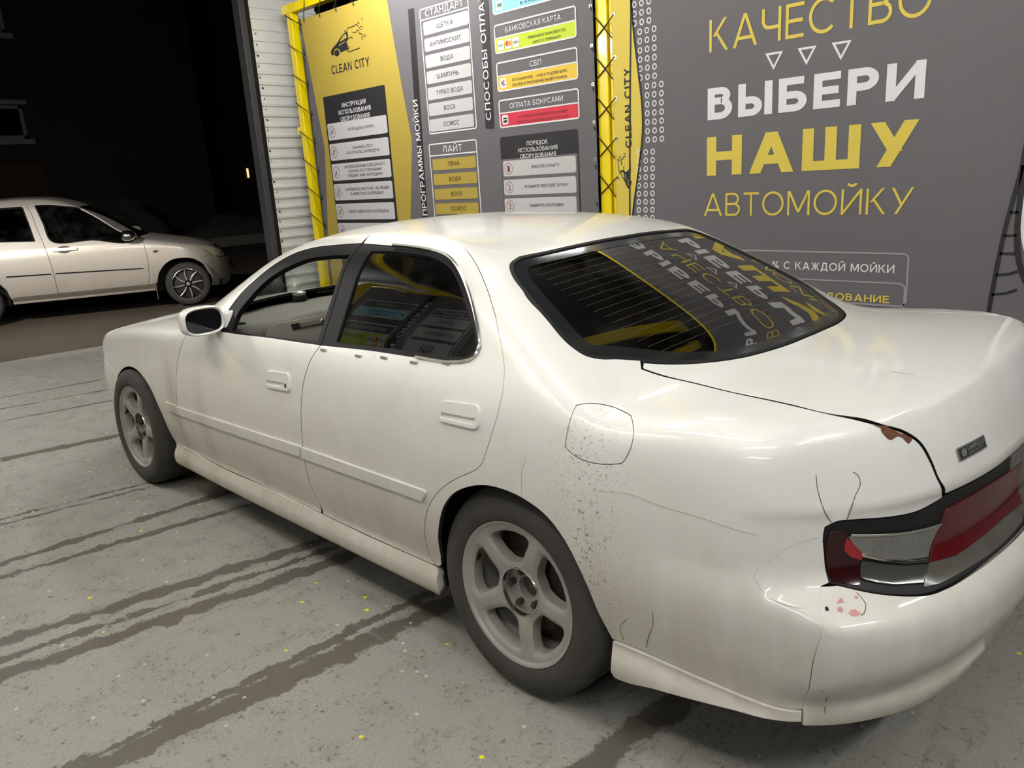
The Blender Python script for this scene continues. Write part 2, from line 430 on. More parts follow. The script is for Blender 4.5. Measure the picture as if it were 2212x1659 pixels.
class Hull:
    "implicit car body; x rearward from the front axle, y to the right, z up"
    def __init__(s,done=True):
        s.bq=.25;s.lip=1.
        # centre-line profile
        s.Zc=pchip([-.95,-.86,-.78,-.6,-.3,0,.3,.5,.6,.9,1.15,1.3,1.5,1.8,2.1,2.35,2.45,2.55,2.7,2.85,3.0,3.10,3.16,3.25,3.4,3.6,3.7,3.8],
                   [.59,.65,.695,.76,.832,.88,.915,.938,.985,1.135,1.247,1.289,1.307,1.318,1.310,1.284,1.263,1.226,1.163,1.097,1.028,.980,.958,.952,.955,.953,.942,.92])
        s.kap=pchip([-1,.3,.7,1.2,1.8,2.3,2.6,3.1,3.3,4],[0,-.1,-.28,-.25,0,.10,.18,.20,.05,0])
        s.crown=pchip([-1,0,.5,1.0,1.5,2.2,2.5,2.7,3.0,3.2,3.4,4],[.09,.06,.06,.10,.14,.13,.11,.11,.12,.07,.06,.07])
        s.W=pchip([-.95,-.8,-.6,-.3,0,.5,1.2,2.0,2.7,3.1,3.4,3.6,3.75,3.9],
                  [.64,.74,.80,.83,.845,.86,.868,.87,.868,.862,.845,.82,.79,.74])
        # inset by height
        s.In=pchip([.12,.18,.205,.25,.272,.285,.32,.42,.52,.65,.78,.86,.92,.96,1.27,1.5],
                   [.08,.045,.018,.014,.024,.036,.030,.010,.0,.001,.009,.024,.05,.075,.265,.42])
        # plan setback of rear / front ends against |y|
        s.Rb=pchip([0,.2,.4,.55,.68,.78,.86,.95],[0,.008,.035,.08,.15,.24,.36,.55])
        s.Fb=pchip([0,.2,.4,.55,.65,.75,.85],[0,.01,.05,.11,.17,.26,.45])
        s.Xr=pchip([.1,.22,.25,.29,.33,.38,.45,.52,.56,.60,.63,.73,.765,.785,.87,.90,.95],[3.70,3.78,3.80,3.805,3.79,3.815,3.848,3.853,3.832,3.785,3.765,3.762,3.772,3.765,3.735,3.72,3.69])
        s.Xf=pchip([.1,.2,.3,.5,.55,.6,.7,.8],[-.84,-.88,-.90,-.91,-.89,-.86,-.83,-.76])
        s._zb=pchip([-1,3.0,3.3,3.6,3.9],[.17,.17,.20,.245,.255])
        s.Zb=lambda x,y:s._zb(x)+s.lip*.045*sstep(.60,.15,y)*sstep(3.3,3.6,x)
        if done: s.finish()
    def finish(s):
        s.Zc=soft(s.Zc,-1.2,4.2,.055,2400);s.W=soft(s.W,-1.2,4.2,.09);s.In=soft(s.In,.05,1.7,.010)
        s.kap=soft(s.kap,-1.2,4.2,.12);s.crown=soft(s.crown,-1.2,4.2,.10)
        s.Rb=soft(s.Rb,-.3,1.1,.03);s.Fb=soft(s.Fb,-.3,1.1,.03);s.Xr=soft(s.Xr,0,1.7,.006);s.Xf=soft(s.Xf,0,1.2,.012)
    def F(s,p):
        x=p[...,0];y=np.abs(p[...,1]);z=p[...,2]
        y2=np.minimum(y,.9)**2
        xe=x+s.kap(x)*y2
        zt=s.Zc(xe)-s.crown(x)*y2
        e=.01
        sl=(s.Zc(xe+e)-s.Zc(xe-e))/(2*e)
        ft=(z-zt)/np.sqrt(1+sl*sl)
        fs=y-(s.W(x)-s.In(z)+s.lip*.012*sstep(3.05,3.5,x)*sstep(.62,.54,z))
        slz=(s.In(z+e)-s.In(z-e))/(2*e)
        fs=fs/np.sqrt(1+slz*slz)
        sq=1-s.bq*sstep(.60,.54,z)*sstep(.30,.40,z)
        fr=(x-(s.Xr(z)-s.Rb(y)*sq))
        fr=fr/np.sqrt(1+((s.Rb(y+e)-s.Rb(y-e))/(2*e))**2)
        ff=(s.Xf(z)+s.Fb(y)-x)
        ff=ff/np.sqrt(1+((s.Fb(y+e)-s.Fb(y-e))/(2*e))**2)
        kt=.06+.05*sstep(1.1,1.5,x)*(1-sstep(2.2,2.5,x))
        a=smax(ft,fs,kt)
        b=smax(fr,ff,.01)
        kb=.05-.025*sstep(2.5,3.4,x)
        kb=kb-.014*sstep(.76,.84,z)*sstep(3.3,3.6,x)*sstep(.64,.52,y)*s.lip
        a=smax(a,b,kb)
        return smax(a,s.Zb(x,y)-z,.03)
    def N(s,p,e=2e-3):
        g=np.stack([s.F(p+np.eye(3)[i]*e)-s.F(p-np.eye(3)[i]*e) for i in range(3)],-1)
        return g/np.maximum(np.linalg.norm(g,axis=-1,keepdims=True),1e-9)
    def hit(s,O,D,t0,t1,n=160,it=22):
        "first crossing from outside (F>0) to inside along O+t*D, t0->t1; nan if none"
        O=np.atleast_2d(O);D=np.atleast_2d(D)
        N=max(len(O),len(D));O=np.broadcast_to(O,(N,3));D=np.broadcast_to(D,(N,3))
        t0=np.broadcast_to(t0,(N,)).astype(float);t1=np.broadcast_to(t1,(N,)).astype(float)
        lo=t0.copy();hi=np.full(N,np.nan)
        for i in range(1,n+1):
            t=t0+(t1-t0)*i/n
            f=s.F(O+t[:,None]*D)
            m=np.isnan(hi)&(f<=0)
            hi[m]=t[m]
            lo=np.where(np.isnan(hi),t,lo)
        h=np.where(np.isnan(hi),lo,hi)
        for _ in range(it):
            mid=.5*(lo+h);f=s.F(O+mid[:,None]*D)
            ins=f<=0
            h=np.where(ins,mid,h);lo=np.where(ins,lo,mid)
        q=O+h[:,None]*D
        q[np.isnan(hi)]=np.nan
        return q
class Hatch(Hull):
    "the small hatchback standing outside"
    def __init__(s):
        super().__init__(False)
        s.bq=0;s.lip=0.
        s.Zc=pchip([-.9,-.80,-.72,-.55,-.2,.2,.45,.55,.9,1.2,1.5,1.9,2.4,2.75,2.95,3.05,3.2],
                   [.40,.49,.575,.70,.855,.945,1.00,1.045,1.30,1.47,1.55,1.575,1.54,1.47,1.22,1.0,.85])
        s.kap=pchip([-1,.3,.7,1.2,1.8,2.3,3.1,4],[.05,-.1,-.22,-.15,0,.05,.08,0])
        s.crown=pchip([-1,0,.5,1.0,1.5,2.2,3.1,4],[.12,.10,.08,.10,.12,.12,.10,.1])
        s.W=pchip([-.9,-.6,-.3,0,.5,1.5,2.5,2.9,3.3],[.66,.745,.80,.828,.838,.842,.83,.78,.68])
        s.In=pchip([.12,.2,.27,.34,.45,.6,.8,.9,.95,1.0,1.5],[.10,.07,.045,.018,.006,.0,.010,.026,.045,.065,.265])
        s.Rb=pchip([0,.2,.4,.55,.68,.78,.86,.95],[0,.01,.04,.09,.17,.27,.40,.6])
        s.Fb=pchip([0,.2,.4,.55,.65,.75,.85],[0,.015,.065,.14,.22,.32,.52])
        s.Xr=pchip([.1,.25,.5,.8,1.0,1.4,1.6],[3.05,3.13,3.17,3.14,3.10,2.98,2.9])
        s.Xf=pchip([.1,.2,.3,.45,.58,.66,.75,.85],[-.54,-.58,-.605,-.61,-.60,-.575,-.53,-.45])
        s._zb=pchip([-1,0,3,4],[.20,.20,.22,.24])
        s.finish()

# outlines measured on the bodies: points (x, y, z)
K = {"DLOf":[[1.084,-0.82,0.915],[1.077,-0.809,0.933],[1.073,-0.782,0.977],[1.118,-0.738,1.05],[1.215,-0.684,1.13],[1.297,-0.64,1.183],[1.382,-0.601,1.219],[1.482,-0.577,1.239],[1.601,-0.57,1.249],[1.775,-0.563,1.257]],
"DLOfb":[[1.084,-0.82,0.915],[1.254,-0.818,0.919],[1.468,-0.815,0.927],[1.664,-0.813,0.931],[1.817,-0.811,0.935]],
"openf":[[1.161,-0.817,0.921],[1.157,-0.779,0.983],[1.212,-0.735,1.055],[1.3,-0.691,1.128],[1.396,-0.658,1.172],[1.493,-0.63,1.202],[1.607,-0.619,1.216],[1.768,-0.614,1.225]],
"openfb":[[1.161,-0.817,0.921],[1.396,-0.814,0.928],[1.597,-0.81,0.935],[1.79,-0.806,0.942]],
"DLOrt":[[1.787,-0.566,1.256],[1.972,-0.572,1.252],[2.1,-0.574,1.246],[2.201,-0.581,1.237],[2.278,-0.596,1.225],[2.344,-0.622,1.205],[2.405,-0.652,1.176],[2.468,-0.686,1.134],[2.524,-0.72,1.081],[2.567,-0.751,1.029],[2.585,-0.772,0.995],[2.574,-0.785,0.973],[2.545,-0.793,0.961],[2.5,-0.797,0.954],[2.336,-0.801,0.95],[2.104,-0.804,0.946],[1.825,-0.811,0.935]],
"openr":[[1.87,-0.596,1.238],[1.997,-0.592,1.239],[2.123,-0.594,1.234],[2.221,-0.599,1.225],[2.297,-0.619,1.209],[2.381,-0.659,1.172],[2.445,-0.694,1.125],[2.506,-0.729,1.067],[2.553,-0.759,1.016],[2.563,-0.773,0.993],[2.549,-0.783,0.978],[2.502,-0.789,0.968],[2.328,-0.793,0.963],[2.096,-0.797,0.957],[1.898,-0.8,0.952]],
"roofseam":[[1.743,-0.499,1.281],[1.88,-0.497,1.281],[2.008,-0.495,1.279],[2.124,-0.49,1.275],[2.225,-0.509,1.263],[2.338,-0.561,1.237],[2.442,-0.618,1.194],[2.527,-0.668,1.14],[2.605,-0.719,1.074],[2.66,-0.759,1.014],[2.702,-0.796,0.956],[2.721,-0.827,0.902],[2.719,-0.845,0.854],[2.697,-0.859,0.782],[2.664,-0.865,0.704]],
"archseam":[[2.64,-0.866,0.679],[2.55,-0.868,0.63],[2.472,-0.869,0.575],[2.418,-0.869,0.516],[2.385,-0.865,0.46],[2.363,-0.857,0.404],[2.354,-0.843,0.34],[2.363,-0.835,0.296],[2.386,-0.836,0.287]],
"rarch":[[2.411,-0.84,0.325],[2.425,-0.856,0.398],[2.458,-0.867,0.481],[2.488,-0.869,0.535],[2.535,-0.868,0.583],[2.597,-0.868,0.617],[2.665,-0.867,0.639],[2.746,-0.867,0.645],[2.813,-0.866,0.637],[2.893,-0.865,0.608],[2.944,-0.865,0.565],[2.986,-0.864,0.506],[3.015,-0.857,0.441],[3.038,-0.842,0.364],[3.065,-0.829,0.301]],
"seamA":[[0.773,-0.833,0.876],[0.734,-0.847,0.826],[0.694,-0.855,0.767],[0.659,-0.86,0.703],[0.63,-0.861,0.634],[0.607,-0.862,0.565],[0.598,-0.861,0.508],[0.58,-0.853,0.435],[0.565,-0.841,0.366],[0.564,-0.828,0.307]],
"seamB":[[1.822,-0.811,0.935],[1.795,-0.831,0.898],[1.771,-0.849,0.846],[1.746,-0.861,0.778],[1.729,-0.866,0.708],[1.715,-0.869,0.619],[1.708,-0.87,0.538],[1.705,-0.864,0.455],[1.705,-0.851,0.373],[1.723,-0.84,0.322]],
"trunkL":[[3.006,-0.596,0.955],[3.048,-0.585,0.943],[3.147,-0.569,0.93],[3.288,-0.597,0.93],[3.412,-0.618,0.931],[3.522,-0.633,0.929],[3.607,-0.604,0.912],[3.639,-0.561,0.891],[3.664,-0.532,0.864],[3.685,-0.517,0.82],[3.704,-0.509,0.775],[3.705,-0.486,0.735]],
"handf":[[1.495,-0.857,0.801],[1.516,-0.856,0.809],[1.627,-0.855,0.818],[1.662,-0.856,0.815],[1.672,-0.858,0.801],[1.664,-0.862,0.769],[1.64,-0.863,0.754],[1.511,-0.863,0.747],[1.488,-0.862,0.755]],
"handr":[[2.482,-0.853,0.827],[2.494,-0.849,0.843],[2.618,-0.845,0.858],[2.644,-0.846,0.853],[2.652,-0.85,0.838],[2.644,-0.856,0.805],[2.628,-0.858,0.793],[2.509,-0.858,0.793],[2.486,-0.857,0.801]],
"fuel":[[2.957,-0.804,0.903],[2.969,-0.796,0.906],[3.082,-0.774,0.899],[3.108,-0.784,0.896],[3.125,-0.802,0.888],[3.136,-0.846,0.814],[3.125,-0.849,0.799],[3.106,-0.851,0.793],[2.968,-0.853,0.798],[2.954,-0.852,0.808],[2.956,-0.849,0.824],[2.957,-0.814,0.894]],
"mouldf":[[0.6,-0.862,0.524],[1.697,-0.87,0.557],[1.687,-0.869,0.516],[0.586,-0.86,0.487]],
"mould0":[[0.471,-0.859,0.525],[0.597,-0.861,0.528],[0.582,-0.86,0.489],[0.49,-0.858,0.489]],
"mouldr":[[1.712,-0.87,0.555],[2.406,-0.869,0.559],[2.407,-0.869,0.55],[2.389,-0.869,0.524],[1.702,-0.869,0.514]],
"badge":[[3.707,-0.432,0.83],[3.729,-0.315,0.832],[3.737,-0.309,0.808],[3.717,-0.427,0.804]],
"clear":[[3.594,-0.702,0.694],[3.603,-0.691,0.695],[3.639,-0.636,0.685],[3.678,-0.559,0.674],[3.696,-0.512,0.67],[3.708,-0.478,0.671],[3.703,-0.495,0.659],[3.699,-0.509,0.638],[3.698,-0.521,0.622],[3.7,-0.533,0.613],[3.671,-0.59,0.62],[3.642,-0.635,0.633],[3.622,-0.666,0.646],[3.613,-0.678,0.653],[3.601,-0.694,0.678]],
"redtri":[[3.591,-0.706,0.692],[3.601,-0.694,0.675],[3.613,-0.679,0.656],[3.614,-0.678,0.638],[3.599,-0.698,0.649],[3.589,-0.71,0.666]],
"redR":[[3.71,-0.466,0.701],[3.733,-0.365,0.704],[3.75,-0.244,0.702],[3.762,-0.025,0.684],[3.782,-0.084,0.601],[3.77,-0.218,0.606],[3.756,-0.35,0.604],[3.736,-0.461,0.599],[3.706,-0.536,0.604],[3.701,-0.507,0.628],[3.704,-0.492,0.661],[3.708,-0.478,0.675]],
"smokeR":[[3.707,-0.538,0.603],[3.737,-0.463,0.598],[3.756,-0.353,0.602],[3.771,-0.221,0.605],[3.783,-0.088,0.6],[3.798,-0.153,0.584],[3.785,-0.346,0.58],[3.762,-0.469,0.579],[3.735,-0.564,0.576],[3.717,-0.601,0.578],[3.708,-0.57,0.59],[3.707,-0.545,0.599]],
"smokeL":[[3.617,-0.676,0.634],[3.644,-0.639,0.62],[3.674,-0.599,0.609],[3.707,-0.543,0.6],[3.709,-0.562,0.592],[3.71,-0.589,0.584],[3.67,-0.646,0.59],[3.638,-0.677,0.598],[3.619,-0.692,0.606],[3.617,-0.683,0.619]],
"darkred":[[3.564,-0.737,0.694],[3.567,-0.734,0.705],[3.574,-0.726,0.71],[3.59,-0.707,0.708],[3.591,-0.706,0.692],[3.589,-0.71,0.666],[3.599,-0.698,0.648],[3.613,-0.68,0.638],[3.619,-0.692,0.606],[3.622,-0.705,0.594],[3.602,-0.722,0.599],[3.58,-0.74,0.605],[3.568,-0.737,0.626],[3.564,-0.739,0.66]],
"chrome1":[[3.613,-0.678,0.652],[3.642,-0.635,0.632],[3.672,-0.592,0.617],[3.702,-0.537,0.609],[3.704,-0.539,0.606],[3.673,-0.594,0.614],[3.643,-0.636,0.628],[3.614,-0.678,0.647]],
"chrome2":[[3.619,-0.693,0.606],[3.646,-0.67,0.596],[3.67,-0.647,0.589],[3.71,-0.592,0.583],[3.711,-0.596,0.582],[3.671,-0.649,0.588],[3.647,-0.672,0.594],[3.62,-0.694,0.604]],
"chrome3":[[3.597,-0.699,0.7],[3.632,-0.647,0.69],[3.666,-0.587,0.681],[3.69,-0.529,0.676],[3.707,-0.478,0.673],[3.708,-0.478,0.671],[3.69,-0.528,0.673],[3.666,-0.587,0.678],[3.633,-0.647,0.687],[3.597,-0.699,0.697]],
"rust1":[[3.608,-0.604,0.911],[3.617,-0.591,0.908],[3.628,-0.578,0.899],[3.637,-0.567,0.891],[3.643,-0.558,0.887],[3.653,-0.546,0.875],[3.651,-0.56,0.869],[3.643,-0.566,0.88],[3.636,-0.575,0.887],[3.632,-0.583,0.886],[3.627,-0.596,0.883],[3.619,-0.604,0.892],[3.612,-0.607,0.902]],
"rust2":[[3.593,-0.618,0.918],[3.606,-0.605,0.913],[3.618,-0.588,0.908],[3.617,-0.592,0.906],[3.607,-0.607,0.91]],
"paint1":[[3.602,-0.773,0.575],[3.603,-0.76,0.58],[3.607,-0.754,0.581],[3.612,-0.76,0.576],[3.606,-0.767,0.576]],
"paint2":[[3.607,-0.78,0.571],[3.611,-0.772,0.572],[3.617,-0.775,0.569],[3.618,-0.78,0.566],[3.611,-0.784,0.567]],
"paint3":[[3.628,-0.774,0.565],[3.629,-0.764,0.568],[3.636,-0.759,0.568],[3.646,-0.758,0.563],[3.643,-0.767,0.561],[3.634,-0.775,0.562]],
"paint4":[[3.623,-0.734,0.582],[3.627,-0.728,0.582],[3.631,-0.732,0.579],[3.626,-0.736,0.579]],
"hole":[[3.588,-0.794,0.572],[3.59,-0.79,0.573],[3.594,-0.792,0.57],[3.596,-0.796,0.568],[3.594,-0.799,0.568],[3.59,-0.798,0.569]],
"crack1":[[3.539,-0.749,0.835],[3.544,-0.752,0.809],[3.554,-0.753,0.779],[3.563,-0.745,0.75],[3.568,-0.733,0.732]],
"crack2":[[3.59,-0.708,0.734],[3.598,-0.709,0.765],[3.6,-0.697,0.788],[3.603,-0.683,0.809],[3.597,-0.683,0.827],[3.59,-0.69,0.834]],
"crack3":[[3.552,-0.75,0.7],[3.523,-0.776,0.69],[3.492,-0.801,0.666],[3.473,-0.815,0.642],[3.453,-0.827,0.624],[3.451,-0.832,0.609]],
"crack4":[[3.455,-0.832,0.604],[3.476,-0.836,0.584],[3.511,-0.835,0.573],[3.557,-0.821,0.57]],
"crack5":[[3.207,-0.854,0.448],[3.206,-0.849,0.413],[3.188,-0.841,0.369],[3.172,-0.832,0.324]],
"crack6":[[3.127,-0.847,0.392],[3.098,-0.837,0.347],[3.104,-0.831,0.315]],
"crack7":[[3.062,-0.859,0.718],[3.148,-0.855,0.731],[3.229,-0.852,0.723],[3.328,-0.846,0.719],[3.419,-0.836,0.71],[3.454,-0.824,0.705]],
"crack8":[[2.829,-0.859,0.763],[2.812,-0.864,0.708],[2.809,-0.866,0.639]],
"crack9":[[3.594,-0.807,0.384],[3.592,-0.768,0.347],[3.582,-0.756,0.314],[3.585,-0.758,0.297]],
"crack10":[[3.647,-0.733,0.572],[3.635,-0.726,0.579],[3.623,-0.723,0.586]],
"crack11":[[3.647,-0.736,0.571],[3.651,-0.752,0.563],[3.648,-0.762,0.561]],
"trimclips":[[1.852,-0.819,0.922],[2.055,-0.817,0.924],[2.187,-0.812,0.933],[2.334,-0.81,0.935],[2.474,-0.802,0.948]],
"keyf":[[1.646,-0.86,0.782]],
"hwinf":[[1.663,0.583,1.463],[1.488,0.585,1.45],[1.249,0.587,1.414],[1.06,0.535,1.34],[0.871,0.548,1.206],[0.733,0.59,1.089],[0.623,0.633,1.011],[0.553,0.708,0.966],[0.545,0.766,0.945],[0.572,0.79,0.932],[1.061,0.788,0.971],[1.539,0.774,1.008],[1.597,0.685,1.23]],
"hwinr":[[2.034,0.574,1.475],[1.924,0.579,1.471],[1.806,0.583,1.467],[1.786,0.604,1.43],[1.754,0.676,1.251],[1.713,0.769,1.018],[1.902,0.764,1.028],[2.088,0.758,1.038]],
"hseamA":[[0.515,0.472,0.995],[0.474,0.768,0.93],[0.457,0.827,0.81],[0.451,0.835,0.687],[0.456,0.837,0.555],[0.473,0.829,0.413],[0.486,0.816,0.327]],
"hseamB":[[1.741,0.565,1.488],[1.72,0.62,1.39],[1.68,0.692,1.21],[1.628,0.775,1.003],[1.593,0.831,0.805],[1.575,0.841,0.641],[1.57,0.836,0.456],[1.568,0.819,0.325]],
"hroofs":[[2.032,0.544,1.51],[1.74,0.551,1.504],[1.487,0.549,1.484],[1.251,0.532,1.44],[1.105,0.408,1.392],[0.878,0.335,1.257],[0.724,0.328,1.141],[0.578,0.438,1.028],[0.515,0.472,0.995]],
"hmould":[[2.159,0.837,0.612],[1.584,0.842,0.591],[0.508,0.837,0.553]],
"harch":[[0.374,0.824,0.374],[0.344,0.831,0.466],[0.287,0.834,0.547],[0.211,0.834,0.61],[0.118,0.831,0.644],[0.021,0.827,0.648],[-0.067,0.821,0.638],[-0.145,0.804,0.609],[-0.22,0.781,0.552],[-0.276,0.755,0.468],[-0.315,0.725,0.364],[-0.324,0.709,0.271]],
"hlamp":[[-0.218,0.585,0.809],[-0.313,0.378,0.798],[-0.411,0.156,0.769],[-0.486,0.296,0.72],[-0.534,0.302,0.666],[-0.555,0.323,0.598],[-0.471,0.509,0.627],[-0.395,0.603,0.66],[-0.316,0.664,0.716],[-0.247,0.689,0.768]],
"hhandle":[[1.518,0.817,0.897],[1.431,0.812,0.911],[1.253,0.821,0.877],[1.438,0.823,0.867]],
"hind":[[0.374,0.829,0.77],[0.336,0.827,0.782],[0.304,0.828,0.764],[0.341,0.83,0.749]],
"hsillt":[[2.211,0.822,0.366],[1.562,0.826,0.353],[1.001,0.824,0.346],[0.416,0.814,0.324]],
"hsillb":[[2.238,0.787,0.26],[1.584,0.793,0.258],[1.019,0.792,0.259],[0.427,0.788,0.26]],
"hhoodl":[[0.51,0.447,0.997],[0.398,0.423,0.966],[0.247,0.373,0.939],[0.019,0.235,0.901],[-0.172,0.084,0.861],[-0.416,0.015,0.769]],
"hbump":[[-0.142,0.802,0.637],[-0.28,0.733,0.64],[-0.399,0.607,0.64],[-0.553,0.335,0.59]]}

# ------------------------------------------------------------------ maps between the flat outlines and the body surface
M_GAPSHADE = simple('panel_gap_shade', (.008, .008, .008, 1), .9, var=0)  # crevice shade as colour: inner flange rows black instead of body paint
class Cap:
    "unrolls the body about an axis along x; past xs (rear) it turns about the point (xs, 0, z0)"
    def __init__(s, z0=.55, xs=2.6, xf=None): s.z0, s.xs, s.xf = z0, xs, xf
    def inv(s, p):
        p = np.array(p, float); x, y, z = p[:, 0], p[:, 1], p[:, 2]-s.z0
        u = x.copy(); th = np.arctan2(z, -y)
        m = x > s.xs
        if m.any():
            d = p[m]-np.array([s.xs, 0, s.z0]); L = np.linalg.norm(d, axis=1)
            th[m] = np.arcsin(d[:, 2]/L); u[m] = s.xs+np.arctan2(d[:, 0], -d[:, 1])
        if s.xf is not None:
            m = x < s.xf
            if m.any():
                d = p[m]-np.array([s.xf, 0, s.z0]); L = np.linalg.norm(d, axis=1)
                th[m] = np.arcsin(d[:, 2]/L); u[m] = s.xf-np.arctan2(-d[:, 0], -d[:, 1])
        return np.stack([u, th], 1)
    def rays(s, q):
        u, th = q[:, 0], q[:, 1]
        ph = np.maximum(u-s.xs, 0)
        if s.xf is not None: ph = ph+np.minimum(u-s.xf, 0)
        x = np.clip(u, s.xf if s.xf is not None else -9, s.xs)
        D = np.stack([np.sin(ph)*np.cos(th), -np.cos(ph)*np.cos(th), np.sin(th)], 1)
        O = np.stack([x, 0*x, 0*x+s.z0], 1)
        return O, D
class Top:
    def inv(s, p): return np.array(p, float)[:, :2]
    def rays(s, q): return np.stack([q[:, 0], q[:, 1], 0*q[:, 0]], 1), np.tile([0, 0, 1.], (len(q), 1))
class Pol:
    "turns about an axis along y"
    def __init__(s, x0, z0): s.x0, s.z0 = x0, z0
    def inv(s, p):
        p = np.array(p, float); return np.stack([-p[:, 1], np.arctan2(p[:, 2]-s.z0, p[:, 0]-s.x0)], 1)
    def rays(s, q):
        a = q[:, 1]; return np.stack([0*a+s.x0, -q[:, 0], 0*a+s.z0], 1), np.stack([np.cos(a), 0*a, np.sin(a)], 1)
def project(H, M, q, reach=2.2):
    O, D = M.rays(q)
    P = H.hit(O+D*reach, -D, 0, reach, n=150)
    bad = np.isnan(P[:, 0])
    if bad.any(): print('missed', bad.sum(), len(bad), O[bad][0], D[bad][0])
    if bad.any(): P[bad] = O[bad]+D[bad]*.6
    return P
def surf_mesh(H, M, P2, T, off, fd, gapN=True):
    P = project(H, M, P2); N = H.N(P)
    if off: P = P+N*(off if np.isscalar(off) else np.asarray(off)[:, None])
    # keep faces turned outward
    fn = np.cross(P[T[:, 1]]-P[T[:, 0]], P[T[:, 2]]-P[T[:, 0]])
    if (fn*N[T].mean(1)).sum() < 0: T = T[:, ::-1]
    V = P; NN = N; F = [tuple(t) for t in T]; nf = len(F)
    if fd:
        e = np.vstack([T[:, [0, 1]], T[:, [1, 2]], T[:, [2, 0]]])
        key = np.sort(e, 1); k = key[:, 0].astype(np.int64)*1000000+key[:, 1]
        uq, idx, cnt = np.unique(k, return_index=True, return_counts=True)
        be = e[idx[cnt == 1]]
        vs = np.unique(be); mp = {v: i for i, v in enumerate(vs)}
        side = np.zeros((len(vs), 3))
        for a, b in be:
            l = np.cross(P[b]-P[a], N[a]+N[b]); l = l/max(np.linalg.norm(l), 1e-9)
            side[mp[a]] += l; side[mp[b]] += l
        side /= np.maximum(np.linalg.norm(side, axis=1, keepdims=True), 1e-9)
        Nb = N[vs]
        r = min(.0022, abs(fd)*.3)*(1 if fd > 0 else -1)
        A = P[vs]; B = P[vs]+side*r*.6-Nb*r*.5; C = P[vs]+side*r-Nb*abs(r)*1.6; Dd = P[vs]+side*r-Nb*fd
        n0 = len(V); m = len(vs)
        V = np.vstack([V, A, B, C, C, Dd]); mid = Nb+side; mid /= np.linalg.norm(mid, axis=1, keepdims=True)
        NN = np.vstack([NN, Nb, mid, side, side, side])
        for a, b in be:
            i, j = mp[a], mp[b]
            F += [(n0+j, n0+i, n0+m+i, n0+m+j), (n0+m+j, n0+m+i, n0+2*m+i, n0+2*m+j), (n0+3*m+j, n0+3*m+i, n0+4*m+i, n0+4*m+j)]
    return V, NN, F, [0]*nf+[1 if (i % 3) else 0 for i in range(len(F)-nf)]
def panel(H, name, M, segs, mat, parent=None, holes=(), gap=.0022, off=0., fd=.014, h=.022, step=.011, smooth=True, both=False, parent2=None, name2=None, hsmooth=True, dark=False):
    "a sheet of the body inside the outline; returns (left, right) objects"
    L = loop2([M.inv(s) for s in segs], step, smooth)
    if gap: L = inset(L, gap)
    HL = []
    for hs in holes:
        q = loop2([M.inv(s) for s in hs], step, hsmooth)
        if gap: q = inset(q, -gap)
        HL.append(q)
    P2, T = fill(L, HL, h)
    V, N, F, I = surf_mesh(H, M, P2, T, off, fd)
    o = pymesh(name, V, F, [mat, M_GAPSHADE] if dark else mat, parent, N=N, mi=I if dark else None)
    if both:
        V2 = V*[1, -1, 1]; N2 = N*[1, -1, 1]
        o2 = pymesh(name2 or name, V2, [f[::-1] for f in F], [mat, M_GAPSHADE] if dark else mat, parent2 if parent2 is not None else parent, N=N2, mi=I if dark else None)
        return o, o2
    return o
def ring(H, name, M, outer, inner, mat, parent=None, off=.001, fd=.006, h=.015, step=.008, both=False, parent2=None):
    return panel(H, name, M, outer, mat, parent, holes=[inner], gap=0, off=off, fd=fd, h=h, step=step, both=both, parent2=parent2)
def grow(M, segs, d, step=.01, smooth=True):
    "the outline grown by d, as a finished flat loop"
    return inset(loop2([M.inv(s) for s in segs], step, smooth), -d)
def flat_panel(H, name, M, L, mat, parent=None, holes=(), off=0., fd=.008, h=.02, both=False, parent2=None, name2=None, dark=False):
    P2, T = fill(L, holes, h)
    V, N, F, I = surf_mesh(H, M, P2, T, off, fd)
    o = pymesh(name, V, F, [mat, M_GAPSHADE] if dark else mat, parent, N=N, mi=I if dark else None)
    if both:
        o2 = pymesh(name2 or name, V*[1, -1, 1], [f[::-1] for f in F], [mat, M_GAPSHADE] if dark else mat, parent2 if parent2 is not None else parent, N=N*[1, -1, 1], mi=I if dark else None)
        return o, o2
    return o
def on_side(H, pts, right=False):
    "(x, z) -> points of the left flank"
    pts = np.array(pts, float); O = np.stack([pts[:, 0], 0*pts[:, 0]-1.3, pts[:, 1]], 1)
    return H.hit(O, np.tile([0, 1., 0], (len(O), 1)), 0, 1.3, n=130)
def on_top(H, pts):
    pts = np.array(pts, float); O = np.stack([pts[:, 0], pts[:, 1], 0*pts[:, 0]+2], 1)
    return H.hit(O, np.tile([0, 0, -1.], (len(O), 1)), 0, 2, n=200)
def on_rear(H, pts, front=False):
    pts = np.array(pts, float); s = -1 if front else 1
    O = np.stack([0*pts[:, 0]+(-1.6 if front else 4.6), pts[:, 0], pts[:, 1]], 1)
    return H.hit(O, np.tile([-1.*s, 0, 0], (len(O), 1)), 0, 2.4, n=240)
def mir(p): return np.array(p, float)*[1, -1, 1]
def rrect(x0, y0, x1, y1, r, n=5):
    r = min(r, abs(x1-x0)/2*.999, abs(y1-y0)/2*.999); P = []
    for cx, cy, a in ((x1-r, y1-r, 0), (x0+r, y1-r, 90), (x0+r, y0+r, 180), (x1-r, y0+r, 270)):
        for k in range(n+1):
            t = math.radians(a+90*k/n); P.append((cx+r*math.cos(t), cy+r*math.sin(t)))
    return P

